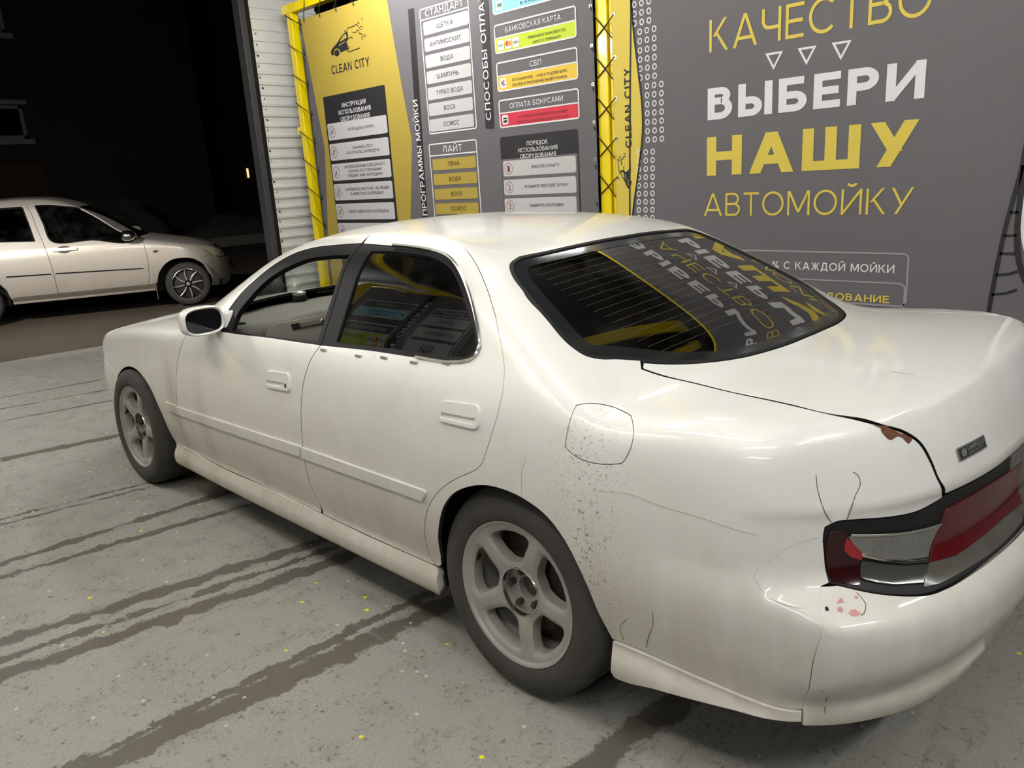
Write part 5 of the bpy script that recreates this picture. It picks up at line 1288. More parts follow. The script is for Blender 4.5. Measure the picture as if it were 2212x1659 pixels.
        fo = [[(.50, .88), (.52, .95), (.575, .975), (.615, .945), (.65, .985), (.68, .965), (.74, 1.0), (.785, .965), (.80, .89)],
              [(.65, .75), (.69, .78), (.72, .745), (.765, .815), (.81, .765), (.815, .69), (.88, .635), (.885, .575), (.855, .54)],
              [(.44, .63), (.49, .66), (.54, .62), (.58, .65), (.62, .61), (.625, .565)],
              [(.42, .88), (.455, .915), (.47, .885)], [(.50, .61), (.455, .545), (.46, .47), (.50, .36), (.53, .30)],
              [(.80, .22), (.62, .20), (.49, .19), (.455, .215), (.50, .285)]]
        s.lines('foam_outline', [np.array(C(spline(np.array(L), .02))) for L in fo], mat, .006*k, lay, parent)
        for (cx, cy, r, fl) in ((.87, .85, .04, 0), (.82, 1.02, .022, 0), (.95, .56, .03, 0), (.92, 1.12, .016, 1), (.87, .485, .016, 1)):
            ci = [(cx+r*math.cos(t), cy+r*1.25*math.sin(t)) for t in np.linspace(0, 2*math.pi, 20)]
            if fl: s.poly('foam_bubble', C(ci[:-1]), mat, lay, parent)
            else: s.lines('foam_bubble', [np.array(C(ci))], mat, .004*k, lay, parent)
def sheet(name, x0, x1, z0, z1, y, label, group=None, mat=None, th=.002):
    # a gently sagging tarpaulin
    nx = int((x1-x0)/.08); nz = int((z1-z0)/.08); V = []; F = []
    for s_ in (0, 1):
        for j in range(nz+1):
            for i in range(nx+1):
                x = x0+(x1-x0)*i/nx; z = z0+(z1-z0)*j/nz
                V.append((x, y+s_*th, z))
    n = (nx+1)*(nz+1)
    for j in range(nz):
        for i in range(nx):
            a = j*(nx+1)+i
            F.append((a, a+1, a+nx+2, a+nx+1)); F.append((n+a+nx+1, n+a+nx+2, n+a+1, n+a))
    o = pymesh(name, V, F, mat or M_BGREY)
    tag(o, label, 'banner', group)
    return o
def eyelets(o, pts, y=YB, face=-1):
    for x, z in pts:
        MB().lathe([(.006, .0), (.012, .0), (.012, .003), (.006, .003)], 14, 0, Matrix.Translation((x, y+face*.0005, z)) @ Matrix.Rotation(math.radians(90*(-face)), 4, 'X'), closed=True).obj('eyelet', M_EYE, o, smooth=True)
def instruction_banner(label, group=None, y=YB, face=-1):
    b = sheet('instruction_banner', -2.72, .735, .35, 2.98, y, label, group)
    p = Print(b, y=y, face=face)
    p.poly('yellow_field', [(-2.715, 2.978), (-2.615, 2.21), (-2.559, 1.807), (-2.676, 1.03), (-2.76+.04, .36), (-1.40, .36), (-1.346, 1.142), (-1.239, 1.736), (-1.233, 1.815), (-1.304, 2.255), (-1.398, 2.96), (-1.40, 2.978)], M_BYEL, 0)
    p.logo(lambda u, v: (-2.275+.565*u, 2.553+.245*v), M_BBLK, 1.3)
    p.text('CLEAN CITY', -2.298, -1.712, 2.447, 2.520, M_BBLK, .17, 1)
    p.rr('black_panel', -2.49, .42, -1.53, 2.272, M_BBLK, .02, 1)
    for i, (t, x0, x1) in enumerate((('ИНСТРУКЦИЯ', -2.195, -1.825), ('ИСПОЛЬЗОВАНИЯ', -2.26, -1.76), ('ОБОРУДОВАНИЯ', -2.238, -1.785))):
        p.text(t, x0, x1, 2.151-.059*i, 2.190-.059*i, M_BWHT, .145, 2)
    rows = [(['ЗАПРЕЩЕНО КУРИТЬ'], [(-2.142, -1.734)]), (['ЗАНИМАТЬ ПОСТ', 'БЕЗ ОПЛАТЫ ЗАПРЕЩЕНО'], [(-2.102, -1.781), (-2.197, -1.693)]),
            (['ИСПОЛЬЗОВАНИЕ СЕНСОРНОГО', 'ЭКРАНА ПОСТОРОННИМИ', 'ПРЕДМЕТАМИ ЗАПРЕЩЕНО'], [(-2.259, -1.636), (-2.2, -1.695), (-2.215, -1.682)]),
            (['НАПРАВЛЯТЬ ПИСТОЛЕТ НА ЛЮДЕЙ', 'И ЖИВОТНЫХ ЗАПРЕЩЕНО'], [(-2.292, -1.608), (-2.212, -1.693)]), (['МОЙКА ДВИГАТЕЛЯ ЗАПРЕЩЕНА'], [(-2.271, -1.642)]), ([], [])]
    zt = [(2.030, 1.880), (1.847, 1.695), (1.664, 1.509), (1.478, 1.326), (1.293, 1.144), (1.112, .965)]
    for i, ((tx, xs), (z1, z0)) in enumerate(zip(rows, zt)):
        bar = p.rr('notice_bar', -2.470-.003*i, z0, -1.549-.003*i, z1, M_BBAR, .018, 2)
        zc = (z0+z1)/2; k = len(tx)
        for j, (t, (xa, xb)) in enumerate(zip(tx, xs)):
            zz = zc+(k-1)*.0205-.041*j
            p.text(t, xa, xb, zz-.0125, zz+.0125, M_BBLK, .145, 3, bar)
        c = (-2.400-.004*i, zc)
        p.lines('icon_ring', [[(c[0]+.050*math.cos(t), c[1]+.050*math.sin(t)) for t in np.linspace(0, 2*math.pi, 30)], [(c[0]-.034, c[1]-.034), (c[0]+.034, c[1]+.034)]], M_IRED, .0045, 3, bar)
        ic = [[[(-.02, -.012), (.024, -.012)], [(-.02, .0), (.01, .018)]], [[(-.008, -.028), (-.008, .022), (.012, .022), (.016, .008), (-.012, .002)], [(-.014, -.014), (.010, -.014)]],
              [[(0, -.03), (0, .0)], [(-.012, -.024), (-.004, .01), (.012, -.01)]], [[(.018*math.cos(t), .026*math.sin(t)) for t in np.linspace(0, 2*math.pi, 16)]], [[(-.02, -.014), (-.02, .01), (.0, .018), (.022, .008), (.02, -.016), (-.02, -.014)]], [[(-.02, 0), (.0, .014), (.02, .0)], [(-.014, -.012), (.014, -.012)]]][i]
        p.lines('icon_mark', [[(c[0]+u, c[1]+v) for u, v in L] for L in ic], M_BBLK, .006, 3, bar)
    # programmes column
    p.poly('black_strip', [(-1.133, 2.792), (-1.057, 2.792), (-1.114, 1.13), (-1.22, .7), (-1.22, .36), (-1.15, .36), (-1.199+.0, 1.13)][:3]+[(-1.118, .5), (-1.205, .5)], M_BBLK, 1)
    p.vtext('ПРОГРАММЫ МОЙКИ', -1.172, -1.112, 1.172, 2.108, M_BWHT, .155, 2)
    p.frame('list_frame', -.995, 1.822, -.425, 2.768, M_BWHT, .010, .022, 1)
    p.poly('list_frame', [(-.985, 2.680), (-.43, 2.680), (-.43, 2.690), (-.985, 2.690)], M_BWHT, 1)
    p.text('СТАНДАРТ', -.926, -.481, 2.702, 2.752, M_BWHT, .14, 2)
    for i, (t, x0, x1) in enumerate((('ЩЁТКА', -.80, -.61), ('АНТИМОСКИТ', -.90, -.53), ('ВОДА', -.78, -.63), ('ШАМПУНЬ', -.84, -.58), ('ТУРБО ВОДА', -.86, -.54), ('ВОСК', -.78, -.64), ('ОСМОС', -.80, -.61))):
        z1 = 2.666-.1215*i
        bar = p.rr('programme_bar', -.962-.003*i, z1-.096, -.437-.003*i, z1, M_BBAR, .016, 1)
        xm = (x0+x1)/2-.002*i; p.text(t, xm-(x1-x0)/2, xm+(x1-x0)/2, z1-.066, z1-.031, M_BBLK, .13, 2, bar)
    p.frame('list_frame', -1.02, .98, -.44, 1.748, M_BWHT, .010, .022, 1)
    p.poly('list_frame', [(-1.01, 1.648), (-.445, 1.648), (-.445, 1.657), (-1.01, 1.657)], M_BWHT, 1)
    p.text('ЛАЙТ', -.844, -.612, 1.672, 1.722, M_BWHT, .14, 2)
    for i, (t, x0, x1) in enumerate((('ПЕНА', -.795, -.655), ('ВОДА', -.795, -.65), ('ВОСК', -.785, -.65), ('ОСМОС', -.80, -.615))):
        z1 = 1.624-.1188*i
        bar = p.rr('programme_bar', -.988-.003*i, z1-.089, -.463-.003*i, z1, M_BYEL, .016, 1)
        p.text(t, x0, x1, z1-.061, z1-.028, M_BBLK, .13, 2, bar)
    # ways to pay
    p.poly('black_strip', [(-.283, 2.95), (-.212, 2.95), (-.237, 1.808), (-.332, 1.815)], M_BBLK, 1)
    p.vtext('СПОСОБЫ ОПЛАТЫ', -.318, -.262, 1.872, 2.83, M_BWHT, .155, 2)
    def pay(z0, z1, zm, col, title, x0, x1, sub, name):
        f = p.frame('pay_frame', -.175, z0, .598, z1, M_BWHT, .011, .024, 2)
        q = p.rr('pay_field', -.168, z0+.006, .592, zm, col, .014, 1)
        p.poly('pay_frame', [(-.168, zm), (.592, zm), (.592, zm+.009), (-.168, zm+.009)], M_BWHT, 2)
        p.text(title, x0, x1, zm+.030, zm+.066, M_BWHT, .14, 2)
        for j, (t, xa, xb) in enumerate(sub):
            zz = zm-.030-.036*j; p.text(t, xa, xb, zz-.016, zz+.002, M_BBLK if col is not M_BRED else M_IRED, .145, 3, q)
        return q
    q = pay(2.583, 2.79, 2.69, M_BBLUE, 'НАЛИЧНЫЕ', .06, .37, [('ВОЗЬМИТЕ', .05, .38), ('В КУПЮРО', .10, .34)], 'cash')
    ic = p.rr('pay_icon', -.135, 2.608, -.070, 2.672, M_BWHT, .012, 3, q); p.rr('banknote_mark', -.126, 2.628, -.080, 2.652, M_MGRN, .004, 4, ic)
    q = pay(2.320, 2.518, 2.421, M_BGRN, 'БАНКОВСКАЯ КАРТА', -.06, .465, [('ПРИЛОЖИТЕ БАНКОВСКУЮ', .155, .50), ('КАРТУ К ТЕРМИНАЛУ', .20, .46)], 'card')
    for k, xx in enumerate((-.145, -.070, .005)):
        ic = p.rr('pay_icon', xx, 2.340, xx+.064, 2.408, M_BWHT, .014, 3, q)
        if k == 0: p.text('МИР', xx+.008, xx+.056, 2.364, 2.381, M_MGRN, .04, 4, ic)
        if k == 1:
            for dx, m_, ll in ((-.011, M_MRED, 4), (.011, M_MORG, 5)): p.poly('card_circle', [(xx+.032+dx+.018*math.cos(t), 2.377+.018*math.sin(t)) for t in np.linspace(0, 2*math.pi, 22)[:-1]], m_, ll, ic)
        if k == 2: p.text('VISA', xx+.007, xx+.057, 2.364, 2.384, M_VBLUE, .04, 4, ic)
    q = pay(2.058, 2.263, 2.163, M_BORN, 'СБП', .16, .27, [('ОТСКАНИРУЙТЕ QR-КОД И ПОДТВЕРДИТЕ', -.02, .50), ('ПЛАТЁЖ В ПРИЛОЖЕНИЕ ВАШЕГО БАНКА', -.02, .50)], 'sbp')
    ic = p.rr('pay_icon', -.142, 2.082, -.080, 2.150, M_BWHT, .014, 3, q)
    p.poly('pay_mark', [(-.128, 2.098), (-.128, 2.136), (-.110, 2.117)], M_VBLUE, 4, ic); p.poly('pay_mark', [(-.112, 2.142), (-.092, 2.127), (-.112, 2.118)], M_MRED, 4, ic); p.poly('pay_mark', [(-.112, 2.116), (-.092, 2.106), (-.112, 2.092)], M_VBLUE, 4, ic)
    q = pay(1.803, 2.003, 1.904, M_BRED, 'ОПЛАТА БОНУСАМИ', -.06, .455, [('НА ТЕРМИНАЛЕ ВВЕДИТЕ ВАШ НОМЕР', .02, .49), ('ТЕЛЕФОНА И ПОДТВЕРДИТЕ СПИСАНИЕ', .01, .50)], 'bonus')
    ic = p.rr('pay_icon', -.145, 1.826, -.082, 1.894, M_BWHT, .014, 3, q); p.rr('card_mark', -.134, 1.840, -.093, 1.856, M_BBLK, .003, 4, ic); p.rr('card_mark', -.134, 1.864, -.093, 1.874, M_BBLK, .003, 4, ic)
    # order of use
    p.rr('black_panel', -.185, .55, .575, 1.740, M_BBLK, .02, 1)
    p.rr('grey_panel', -.180, .52, .566, 1.579, M_BGREY, .004, 2)
    for i, (t, x0, x1) in enumerate((('ПОРЯДОК', .091, .298), ('ИСПОЛЬЗОВАНИЯ', 0, .386), ('ОБОРУДОВАНИЯ', .017, .368))):
        p.text(t, x0, x1, 1.662-.044*i, 1.692-.044*i, M_BWHT, .145, 3)
    for i, (t, x0, x1) in enumerate((('ВНЕСИТЕ ОПЛАТУ', .13, .395), ('ВОЗЬМИТЕ ПИСТОЛЕТ В РУКУ', .05, .475), ('ВЫБЕРИТЕ ПРОГРАММУ', .095, .425))):
        z1 = 1.566-.1385*i
        bar = p.rr('step_bar', -.165-.004*i, z1-.114, .549-.004*i, z1, M_BBAR, .016, 3)
        p.text(t, x0, x1, z1-.066, z1-.045, M_BBLK, .145, 4, bar)
        c = (-.108-.004*i, z1-.058)
        p.lines('number_ring', [[(c[0]+.040*math.cos(a), c[1]+.040*math.sin(a)) for a in np.linspace(0, 2*math.pi, 30)]], M_IRED, .0035, 4, bar)
        p.text(str(i+1), c[0]-.012, c[0]+.012, c[1]-.022, c[1]+.024, M_IRED, 0, 4, bar)
    ey = [(.719, 2.489-.2395*k) for k in range(-2, 8)]
    eyelets(b, ey+[(-2.70, 2.93-.265*k) for k in range(9)]+[(-2.65+.265*k, 2.955) for k in range(13)], y, face)
    return b
def slogan_banner(label, group=None, y=YB, face=-1, extra=True):
    b = sheet('slogan_banner', .885, 6.2, .30, 3.10, y, label, group)
    p = Print(b, y=y, face=face)
    edge = [(1.032, 3.08), (1.042, 2.50), (1.052, 2.31), (1.085, 2.05), (1.112, 1.79), (1.112, 1.70), (1.085, 1.50), (1.022, 1.17), (.97, .75), (.93, .31)]
    p.poly('yellow_field', [(.888, .31), (.888, 3.08)]+edge, M_BYEL2, 0)
    p.lines('black_line', [spline(np.array(edge), .04)], M_BBLK, .013, 1)
    p.lines('black_line', [[(1.045, 3.0), (1.038, 2.4), (1.022, 2.0), (1.008, 1.6), (.998, 1.2), (.985, .6)]], M_BBLK, .013, 1)
    p.vtext('CLEAN CITY', .975, 1.024, 1.585, 2.075, M_BBLK, .19, 2)
    p.logo(lambda u, v: (1.035-.125*v, 1.325+.235*u), M_BBLK, .8, 2)
    for r in range(20):                     # three columns of printed rings that step with the yellow edge
        z = 2.436-.0541*r+ (.0541*4)
        k = 0 if z > 2.29 else (1 if z > 1.97 else (2 if z > 1.50 else (1 if z > 1.48 else 0)))
        x0 = 1.064+(.0)*k
        for c in range(3):
            x = [1.064, 1.101, 1.149, 1.083][0 if k == 0 and z > 1.6 else (1 if k == 1 else (2 if k == 2 else 3))]+.0535*c
            p.lines('ring_dot', [[(x+.0135*math.cos(a), z+.0155*math.sin(a)) for a in np.linspace(0, 2*math.pi, 17)]], M_BWHT, .0075, 1)
    for r in range(9):
        z = 2.436-.0541*16-.052*r-.02
        for c in range(3):
            x = 1.079-.0012*r+.0535*c
            p.lines('ring_dot', [[(x+.0135*math.cos(a), z+.0155*math.sin(a)) for a in np.linspace(0, 2*math.pi, 17)]], M_BWHT, .0075, 1)
    p.text('ВЫБЕРИ', 1.585, 2.785, 2.395, 2.575, M_BWHT, .215, 1)
    p.text('КАЧЕСТВО', 1.590, 2.792, 2.083, 2.258, M_BYEL2, .105, 1)
    for xc in (1.993, 2.180, 2.365):
        p.poly('triangle_mark', [(xc-.052, 2.028), (xc+.053, 2.028), (xc, 1.936)], M_BWHT, 1, None, [[(xc-.032, 2.0165), (xc, 1.959), (xc+.033, 2.0165)][::1]])
    p.text('ВЫБЕРИ', 1.581, 2.786, 1.705, 1.884, M_BWHT, .215, 1)
    p.text('НАШУ', 1.577, 2.773, 1.383, 1.607, M_BYEL2, .225, 1)
    p.text('АВТОМОЙКУ', 1.557, 2.772, 1.142, 1.277, M_BYEL2, .095, 1)
    p.frame('text_frame', 1.30, .655, 2.772, .942, M_BLINE, .009, .034, 1)
    p.frame('text_frame', 1.30, .50, 2.763, .784, M_BLINE, .008, .034, 1)
    p.text('% С КАЖДОЙ МОЙКИ', 2.015, 2.70, .8345, .878, M_BWHT, .15, 1)
    p.text('ОБОРУДОВАНИЕ', 2.09, 2.683, .672, .712, M_BYEL2, .17, 1)
    # drawn black outlines of the big picture further right
    L1 = spline(np.array([(3.155, .40), (3.158, .66), (3.172, .86), (3.190, 1.05), (3.215, 1.22), (3.232, 1.33), (3.245, 1.47), (3.285, 1.62), (3.36, 1.75), (3.5, 1.83)]), .03)
    L2 = spline(np.array([(3.245, 1.36), (3.242, 1.22), (3.244, 1.05), (3.262, .92), (3.30, .82), (3.38, .73), (3.5, .66)]), .03)
    p.lines('black_outline', [L1], M_BBLK, .020, 2); p.lines('black_outline', [L2], M_BBLK, .026, 2)
    p.lines('black_outline', [[(3.205, 1.145), (3.240, 1.145)], [(3.190, 1.035), (3.243, 1.037)], [(3.180, .95), (3.245, .95)], [(3.172, .845), (3.22, .85), (3.262, .866)], [(3.163, .748), (3.22, .757), (3.268, .778)]], M_BBLK, .013, 2)
    L3 = spline(np.array([(3.60, 1.76), (3.40, 1.66), (3.315, 1.5), (3.275, 1.3), (3.272, 1.1), (3.295, .98), (3.36, .86), (3.5, .78)]), .03)
    p.lines('white_outline', [L3], M_BWHT, .04, 1)
    ey = [(.905, 2.405-.252*k) for k in range(-2, 7)]
    eyelets(b, ey, y, face)
    return b
INS = instruction_banner('dark grey banner with yellow panel and lists of wash rules, above the sedan roof')
SLO = slogan_banner('wide dark grey banner with big white and yellow slogan right behind the sedan')
# the same pair hangs on the other side of the bay, behind the camera; it shows as reflections in the side glass
def copy_tree(o, parent=None):
    c = o.copy(); COL.objects.link(c); c.parent = parent
    for ch in list(o.children): copy_tree(ch, c)
    return c
INS2 = copy_tree(INS); INS2.matrix_world = Matrix.Translation((-1.1, -.30, .25)) @ Matrix.Rotation(math.pi, 4, 'Z')
tag(INS2, 'banner with wash rules opposite, mirrored in the rear door window of the sedan', 'banner')
# ---- yellow frame of square steel tube, corrugated end wall, cords
fr = empty('banner_frame', (-2.9, 2.2, 0), 'yellow square-tube steel frame that carries the two laced banners', 'frame')
f2 = empty('banner_frame', (-2.0, -2.45, 0), 'yellow steel frame on the opposite side of the bay, seen only in reflections', 'frame')
def part(mb, name, mat, parent, **kw):
    o = mb.obj(name, mat, None, **kw); o.parent = parent; o.matrix_parent_inverse = Matrix.Translation(parent.location).inverted(); return o
part(MB().box((-2.985, 2.17, 0), (-2.905, 2.25, 3.16)), 'post', M_YSTEEL, fr, bevel=.006)
part(MB().box((-3.05, 2.165, 3.075), (6.2, 2.255, 3.155)), 'top_rail', M_YSTEEL, fr, bevel=.006)
part(MB().box((.735, 2.175, 0), (.825, 2.26, 3.075)), 'post', M_YSTEEL, fr, bevel=.006)
part(MB().box((.838, 2.185, 0), (.90, 2.25, 3.075)), 'post', M_YSTEEL, fr, bevel=.006)
for xx in (-1.98, 1.74): part(MB().box((xx-.04, -2.50, 0), (xx+.04, -2.42, 3.40)), 'post', M_YSTEEL, f2, bevel=.006)
part(MB().box((-1.98, -2.50, 3.30), (1.74, -2.42, 3.38)), 'top_rail', M_YSTEEL, f2, bevel=.006)
part(MB().box((-3.06, 2.18, 1.98), (-2.985, 2.24, 2.05)), 'bracket', M_YSTEEL, fr, bevel=.004)
def cord(name, pts, r, label):
    return tag(MB().tube(pts, r, 5).obj(name, M_CORD, None, smooth=True), label, 'cord')
pts = []
for k in range(9):
    z = 2.93-.265*k
    pts += [(-2.70, 2.143, z), (-2.86, 2.156, z+.075), (-2.992, 2.162, z+.135), (-2.995, 2.20, z+.13), (-2.99, 2.258, z+.10), (-2.90, 2.258, z), (-2.74, 2.17, z-.10)]
cord('lacing_cord', pts, .0045, 'thin black cord lacing the instruction banner to the left yellow post')
pts = []
for k in range(13):
    x = -2.65+.265*k
    pts += [(x, 2.143, 2.955), (x+.01, 2.145, 3.02), (x+.02, 2.155, 3.10), (x+.02, 2.16, 3.162), (x+.05, 2.258, 3.162), (x+.09, 2.258, 3.06), (x+.20, 2.17, 3.0)]
cord('lacing_cord', pts, .0045, 'thin black cord tying the instruction banner up to the yellow top rail')
pts = []
for k in range(9):
    z = 2.905-.252*k
    pts += [(.905, 2.143, z), (.84, 2.165, z-.04), (.735, 2.165, z-.13), (.725, 2.20, z-.14), (.719, 2.143, z-.17), (.735, 2.160, z-.06-.19), (.80, 2.166, z-.13-.19+.05), (.89, 2.166, z-.21)]
def cordx():
    m = MB()
    for k in range(10):
        z = 2.905-.25*k
        m.tube([(.905, 2.143, z), (.84, 2.168, z-.035), (.735, 2.168, z-.115), (.726, 2.20, z-.12)], .0042, 5)
        m.tube([(.719, 2.143, z+.085), (.735, 2.168, z+.02), (.80, 2.168, z-.05), (.893, 2.168, z-.155)], .0042, 5)
    return tag(m.obj('lacing_cord', M_CORD, None, smooth=True), 'thin black cord criss-crossing the yellow post between the two banners', 'cord')
cordx()

# ================================================================== bay and yard
def floor_mat():
    t = NT('wet_concrete'); b = t.b
    co = t.n('ShaderNodeTexCoord').outputs['Object']
    sep = t.n('ShaderNodeSeparateXYZ', ins={0: co}); X, Y = sep.outputs[0], sep.outputs[1]
    n1 = t.noise(co, 1.3, 6, .6); n2 = t.noise(co, 9, 6, .65); n3 = t.noise(co, 55, 5, .7)
    stretch = t.n('ShaderNodeMapping', ins={'Vector': co, 'Scale': (9, 2.2, 1)}).outputs[0]
    n4 = t.noise(stretch, 3, 6, .7)
    base = t.mix(n1, srgb(140, 138, 132), srgb(162, 160, 154))
    base = t.mix(t.math('MULTIPLY', t.ss(.50, .68, n2), .35), base, srgb(120, 117, 110))
    pit = t.math('MULTIPLY', t.ss(.54, .64, n3), t.ss(.42, .58, n2))
    base = t.mix(t.math('MULTIPLY', t.ss(.40, .62, t.noise(co, 120, 4, .7)), .30), base, srgb(112, 109, 102))
    base = t.mix(t.math('MULTIPLY', pit, .75), base, srgb(76, 71, 62))
    # drainage grooves and tyre-worn streaks running across the bay
    wet = None
    for (x, s, w, ph) in ((2.14, .10, .055, 1), (2.06, .06, .022, 2), (1.27, .20, .040, 3), (1.50, .18, .048, 4), (1.39, .18, .02, 9), (.47, .06, .030, 5), (.66, .15, .026, 6), (-.06, .2, .014, 7), (.02, .18, .014, 8), (-1.16, .22, .05, 10), (-2.2, .2, .018, 11), (-2.62, .2, .016, 12), (-3.02, .15, .02, 13), (3.05, .1, .05, 14)):
        yy = t.math('ADD', Y, 1.2)
        d = t.math('SUBTRACT', t.math('SUBTRACT', X, x), t.math('MULTIPLY', yy, s))
        wob = t.math('MULTIPLY', t.math('SUBTRACT', t.noise(t.n('ShaderNodeMapping', ins={'Vector': co, 'Location': (ph*3.1, 0, 0), 'Scale': (5, 3.2, 1)}).outputs[0], 2.2, 6, .62), .5), .16)
        dd = t.math('ABSOLUTE', t.math('ADD', d, t.math('MULTIPLY', wob, .5)))
        k = t.math('ADD', dd, t.math('MULTIPLY_ADD', t.math('SUBTRACT', n2, .5), .14, t.math('MULTIPLY', t.math('SUBTRACT', n3, .5), .05)))
        m = t.ss(w*1.0, w*.72, k)
        wet = m if wet is None else t.math('MAXIMUM', wet, m)
    base = t.mix(t.math('MULTIPLY', wet, .88), base, srgb(86, 80, 71))
    # darker mud carried in by wheels
    mud = t.math('MULTIPLY', t.ss(.52, .64, n4), t.ss(.50, .66, t.noise(co, .9, 4, .6)))
    base = t.mix(t.math('MULTIPLY', mud, .5), base, srgb(92, 86, 76))
    vo = t.n('ShaderNodeTexVoronoi', ins={'Vector': co, 'Scale': 13.0}); vo.feature = 'F1'
    yel = t.math('MULTIPLY', t.math('LESS_THAN', vo.outputs['Distance'], .11), t.math('GREATER_THAN', t.n('ShaderNodeSeparateColor', ins={0: vo.outputs['Color']}).outputs[0], .86))
    base = t.mix(yel, base, srgb(232, 216, 40))
    v2 = t.n('ShaderNodeTexVoronoi', ins={'Vector': co, 'Scale': 26.0})
    wh = t.math('MULTIPLY', t.math('LESS_THAN', v2.outputs['Distance'], .16), t.math('GREATER_THAN', t.n('ShaderNodeSeparateColor', ins={0: v2.outputs['Color']}).outputs[0], .90))
    base = t.mix(t.math('MULTIPLY', wh, .7), base, srgb(206, 205, 200))
    t.set(b, 'Base Color', base)
    t.set(b, 'Roughness', t.math('MULTIPLY_ADD', n2, .25, t.math('MULTIPLY_ADD', wet, -.15, .52)))
    h = t.math('ADD', t.math('MULTIPLY', n3, .3), t.math('MULTIPLY', t.math('MAXIMUM', wet, pit), -.5))
    t.bump(h, .35, .006)
    return t.m
def asphalt_mat():
    t = NT('night_asphalt'); b = t.b
    co = t.n('ShaderNodeTexCoord').outputs['Object']
    n1 = t.noise(co, .8, 5, .6); n2 = t.noise(co, 18, 5, .7); n3 = t.noise(co, 3.2, 5, .6)
    base = t.mix(n1, srgb(72, 64, 54), srgb(100, 90, 78))
    base = t.mix(t.math('MULTIPLY', t.ss(.5, .7, n2), .5), base, srgb(40, 35, 30))
    base = t.mix(t.math('MULTIPLY', t.ss(.69, .72, n3), t.ss(.45, .55, n2)), base, srgb(168, 160, 150))
    t.set(b, 'Base Color', base); b.inputs['Roughness'].default_value = .75
    t.bump(n2, .5, .01)
    return t.m
M_FLOOR = floor_mat(); M_ASPH = asphalt_mat()
def struct(o, kind='structure'): o['kind'] = kind; return o
def grid_plane(name, x0, x1, y0, y1, z, mat, th=.2):
    return struct(MB().box((x0, y0, z-th), (x1, y1, z)).obj(name, mat))
# the slab of the bay and the yard beyond its edge
sl = MB(); sl.prism([(-4.72, -2.0), (-4.62, -.2), (-4.45, 1.0), (-4.2, 3.2), (12, 3.2), (12, -8), (-5.0, -8)], -.25, 0)
struct(sl.obj('floor', M_FLOOR))
grid_plane('ground', -60, 14, -60, 60, -.012, M_ASPH)
M_SNOW = simple('dirty_snow', srgb(78, 74, 68), .9, var=.35, vscale=4, bump=.6, bscale=12)
M_GALV = simple('galvanised_sheet', (.86, .87, .87, 1), .40, metal=.25, var=.10, vscale=5, bump=.03, bscale=8)
M_GREYT = simple('grey_corner_trim', srgb(62, 62, 66), .5, var=.1)
# corrugated end wall: flat bands with narrow double ribs, built as one bent sheet
XW = -3.3
prof = []
z = 0.0
while z < 3.9:
    prof += [(0, z+.001), (0, z+.070), (.020, z+.074), (.022, z+.095), (.001, z+.099)]; z += .1
V = []; F = []
ycol = np.linspace(1.94, 2.70, 14)
for i, yv in enumerate(ycol):
    for d, zz in prof: V.append((XW+d+.004*math.sin(zz*7+yv*9)*math.sin(zz*3.1), yv, zz))
m = len(prof)
for i in range(len(ycol)-1):
    for k in range(m-1): F.append((i*m+k, (i+1)*m+k, (i+1)*m+k+1, i*m+k+1))
me = pymesh('wall_end', V, F, M_GALV, None)
sol = me.modifiers.new('sheet', 'SOLIDIFY'); sol.thickness = .0012; sol.offset = -1
struct(me)
tr = MB(); tr.box((XW-.10, 1.845, 0), (XW+.028, 1.94, 3.95)); struct(tr.obj('trim_1', M_GREYT, bevel=.004))
tr = MB(); tr.box((XW+.012, 1.905, 0), (XW+.034, 1.945, 3.95)); struct(tr.obj('trim_2', M_BLACK))
random.seed(4)
for k in range(24):
    z = .12+.1*k*1.0+.05*0
    zz = round(.041+.1*(k+6), 3)
    if zz > 3.4: break
    o = MB().lathe([(0, .007), (.006, .006), (.008, .003), (.012, .001), (.012, 0)], 8, 0, Matrix.Translation((XW, 1.99+random.uniform(-.012, .012), zz)) @ Matrix.Rotation(math.radians(90), 4, 'Y')).obj('wall_screw', M_STEEL if k % 3 == 0 else M_EYE, me, smooth=True)
M_RAILB = simple('back_sheet', (.30, .31, .31, 1), .5, metal=.5, var=.1)
# canopy over the bay with yellow beams, tube lamps and added fill tubes
M_CEIL = simple('dark_canopy', srgb(66, 66, 70), .5, metal=.2, var=.1, vscale=2)
struct(MB().box((-3.9, -6.6, 3.62), (9.5, 2.9, 3.70)).obj('ceiling', M_CEIL))
bmj = 0
for i, (a, b_, lab) in enumerate((((-3.2, -2.75, 3.40), (9.5, -2.65, 3.50), 'yellow roof beam along the far side of the bay, seen only in reflections'), ((-3.2, .28, 3.40), (9.5, .38, 3.50), 'yellow roof beam down the middle of the bay, seen only in reflections'))):
    tag(MB().box(a, b_).obj('roof_beam', M_YSTEEL, None, bevel=.006), lab, 'beam')
for xx in (-1.2, 1.05, 2.55, 5.5):
    o = MB().box((xx-.045, -2.75, 3.50), (xx+.045, 2.26, 3.60)).obj('roof_beam', M_YSTEEL, None, bevel=.006)
    tag(o, 'yellow cross beam under the canopy, seen only in reflections', 'beam', 'yellow cross beams under the canopy')
M_TUBE = {w: emis('tube_light', (1, .99, .955, 1), TUBE_STRENGTH*w) for w in sorted({t[5] for t in TUBES})}
M_LBODY = simple('lamp_body', (.7, .7, .7, 1), .4, var=0)
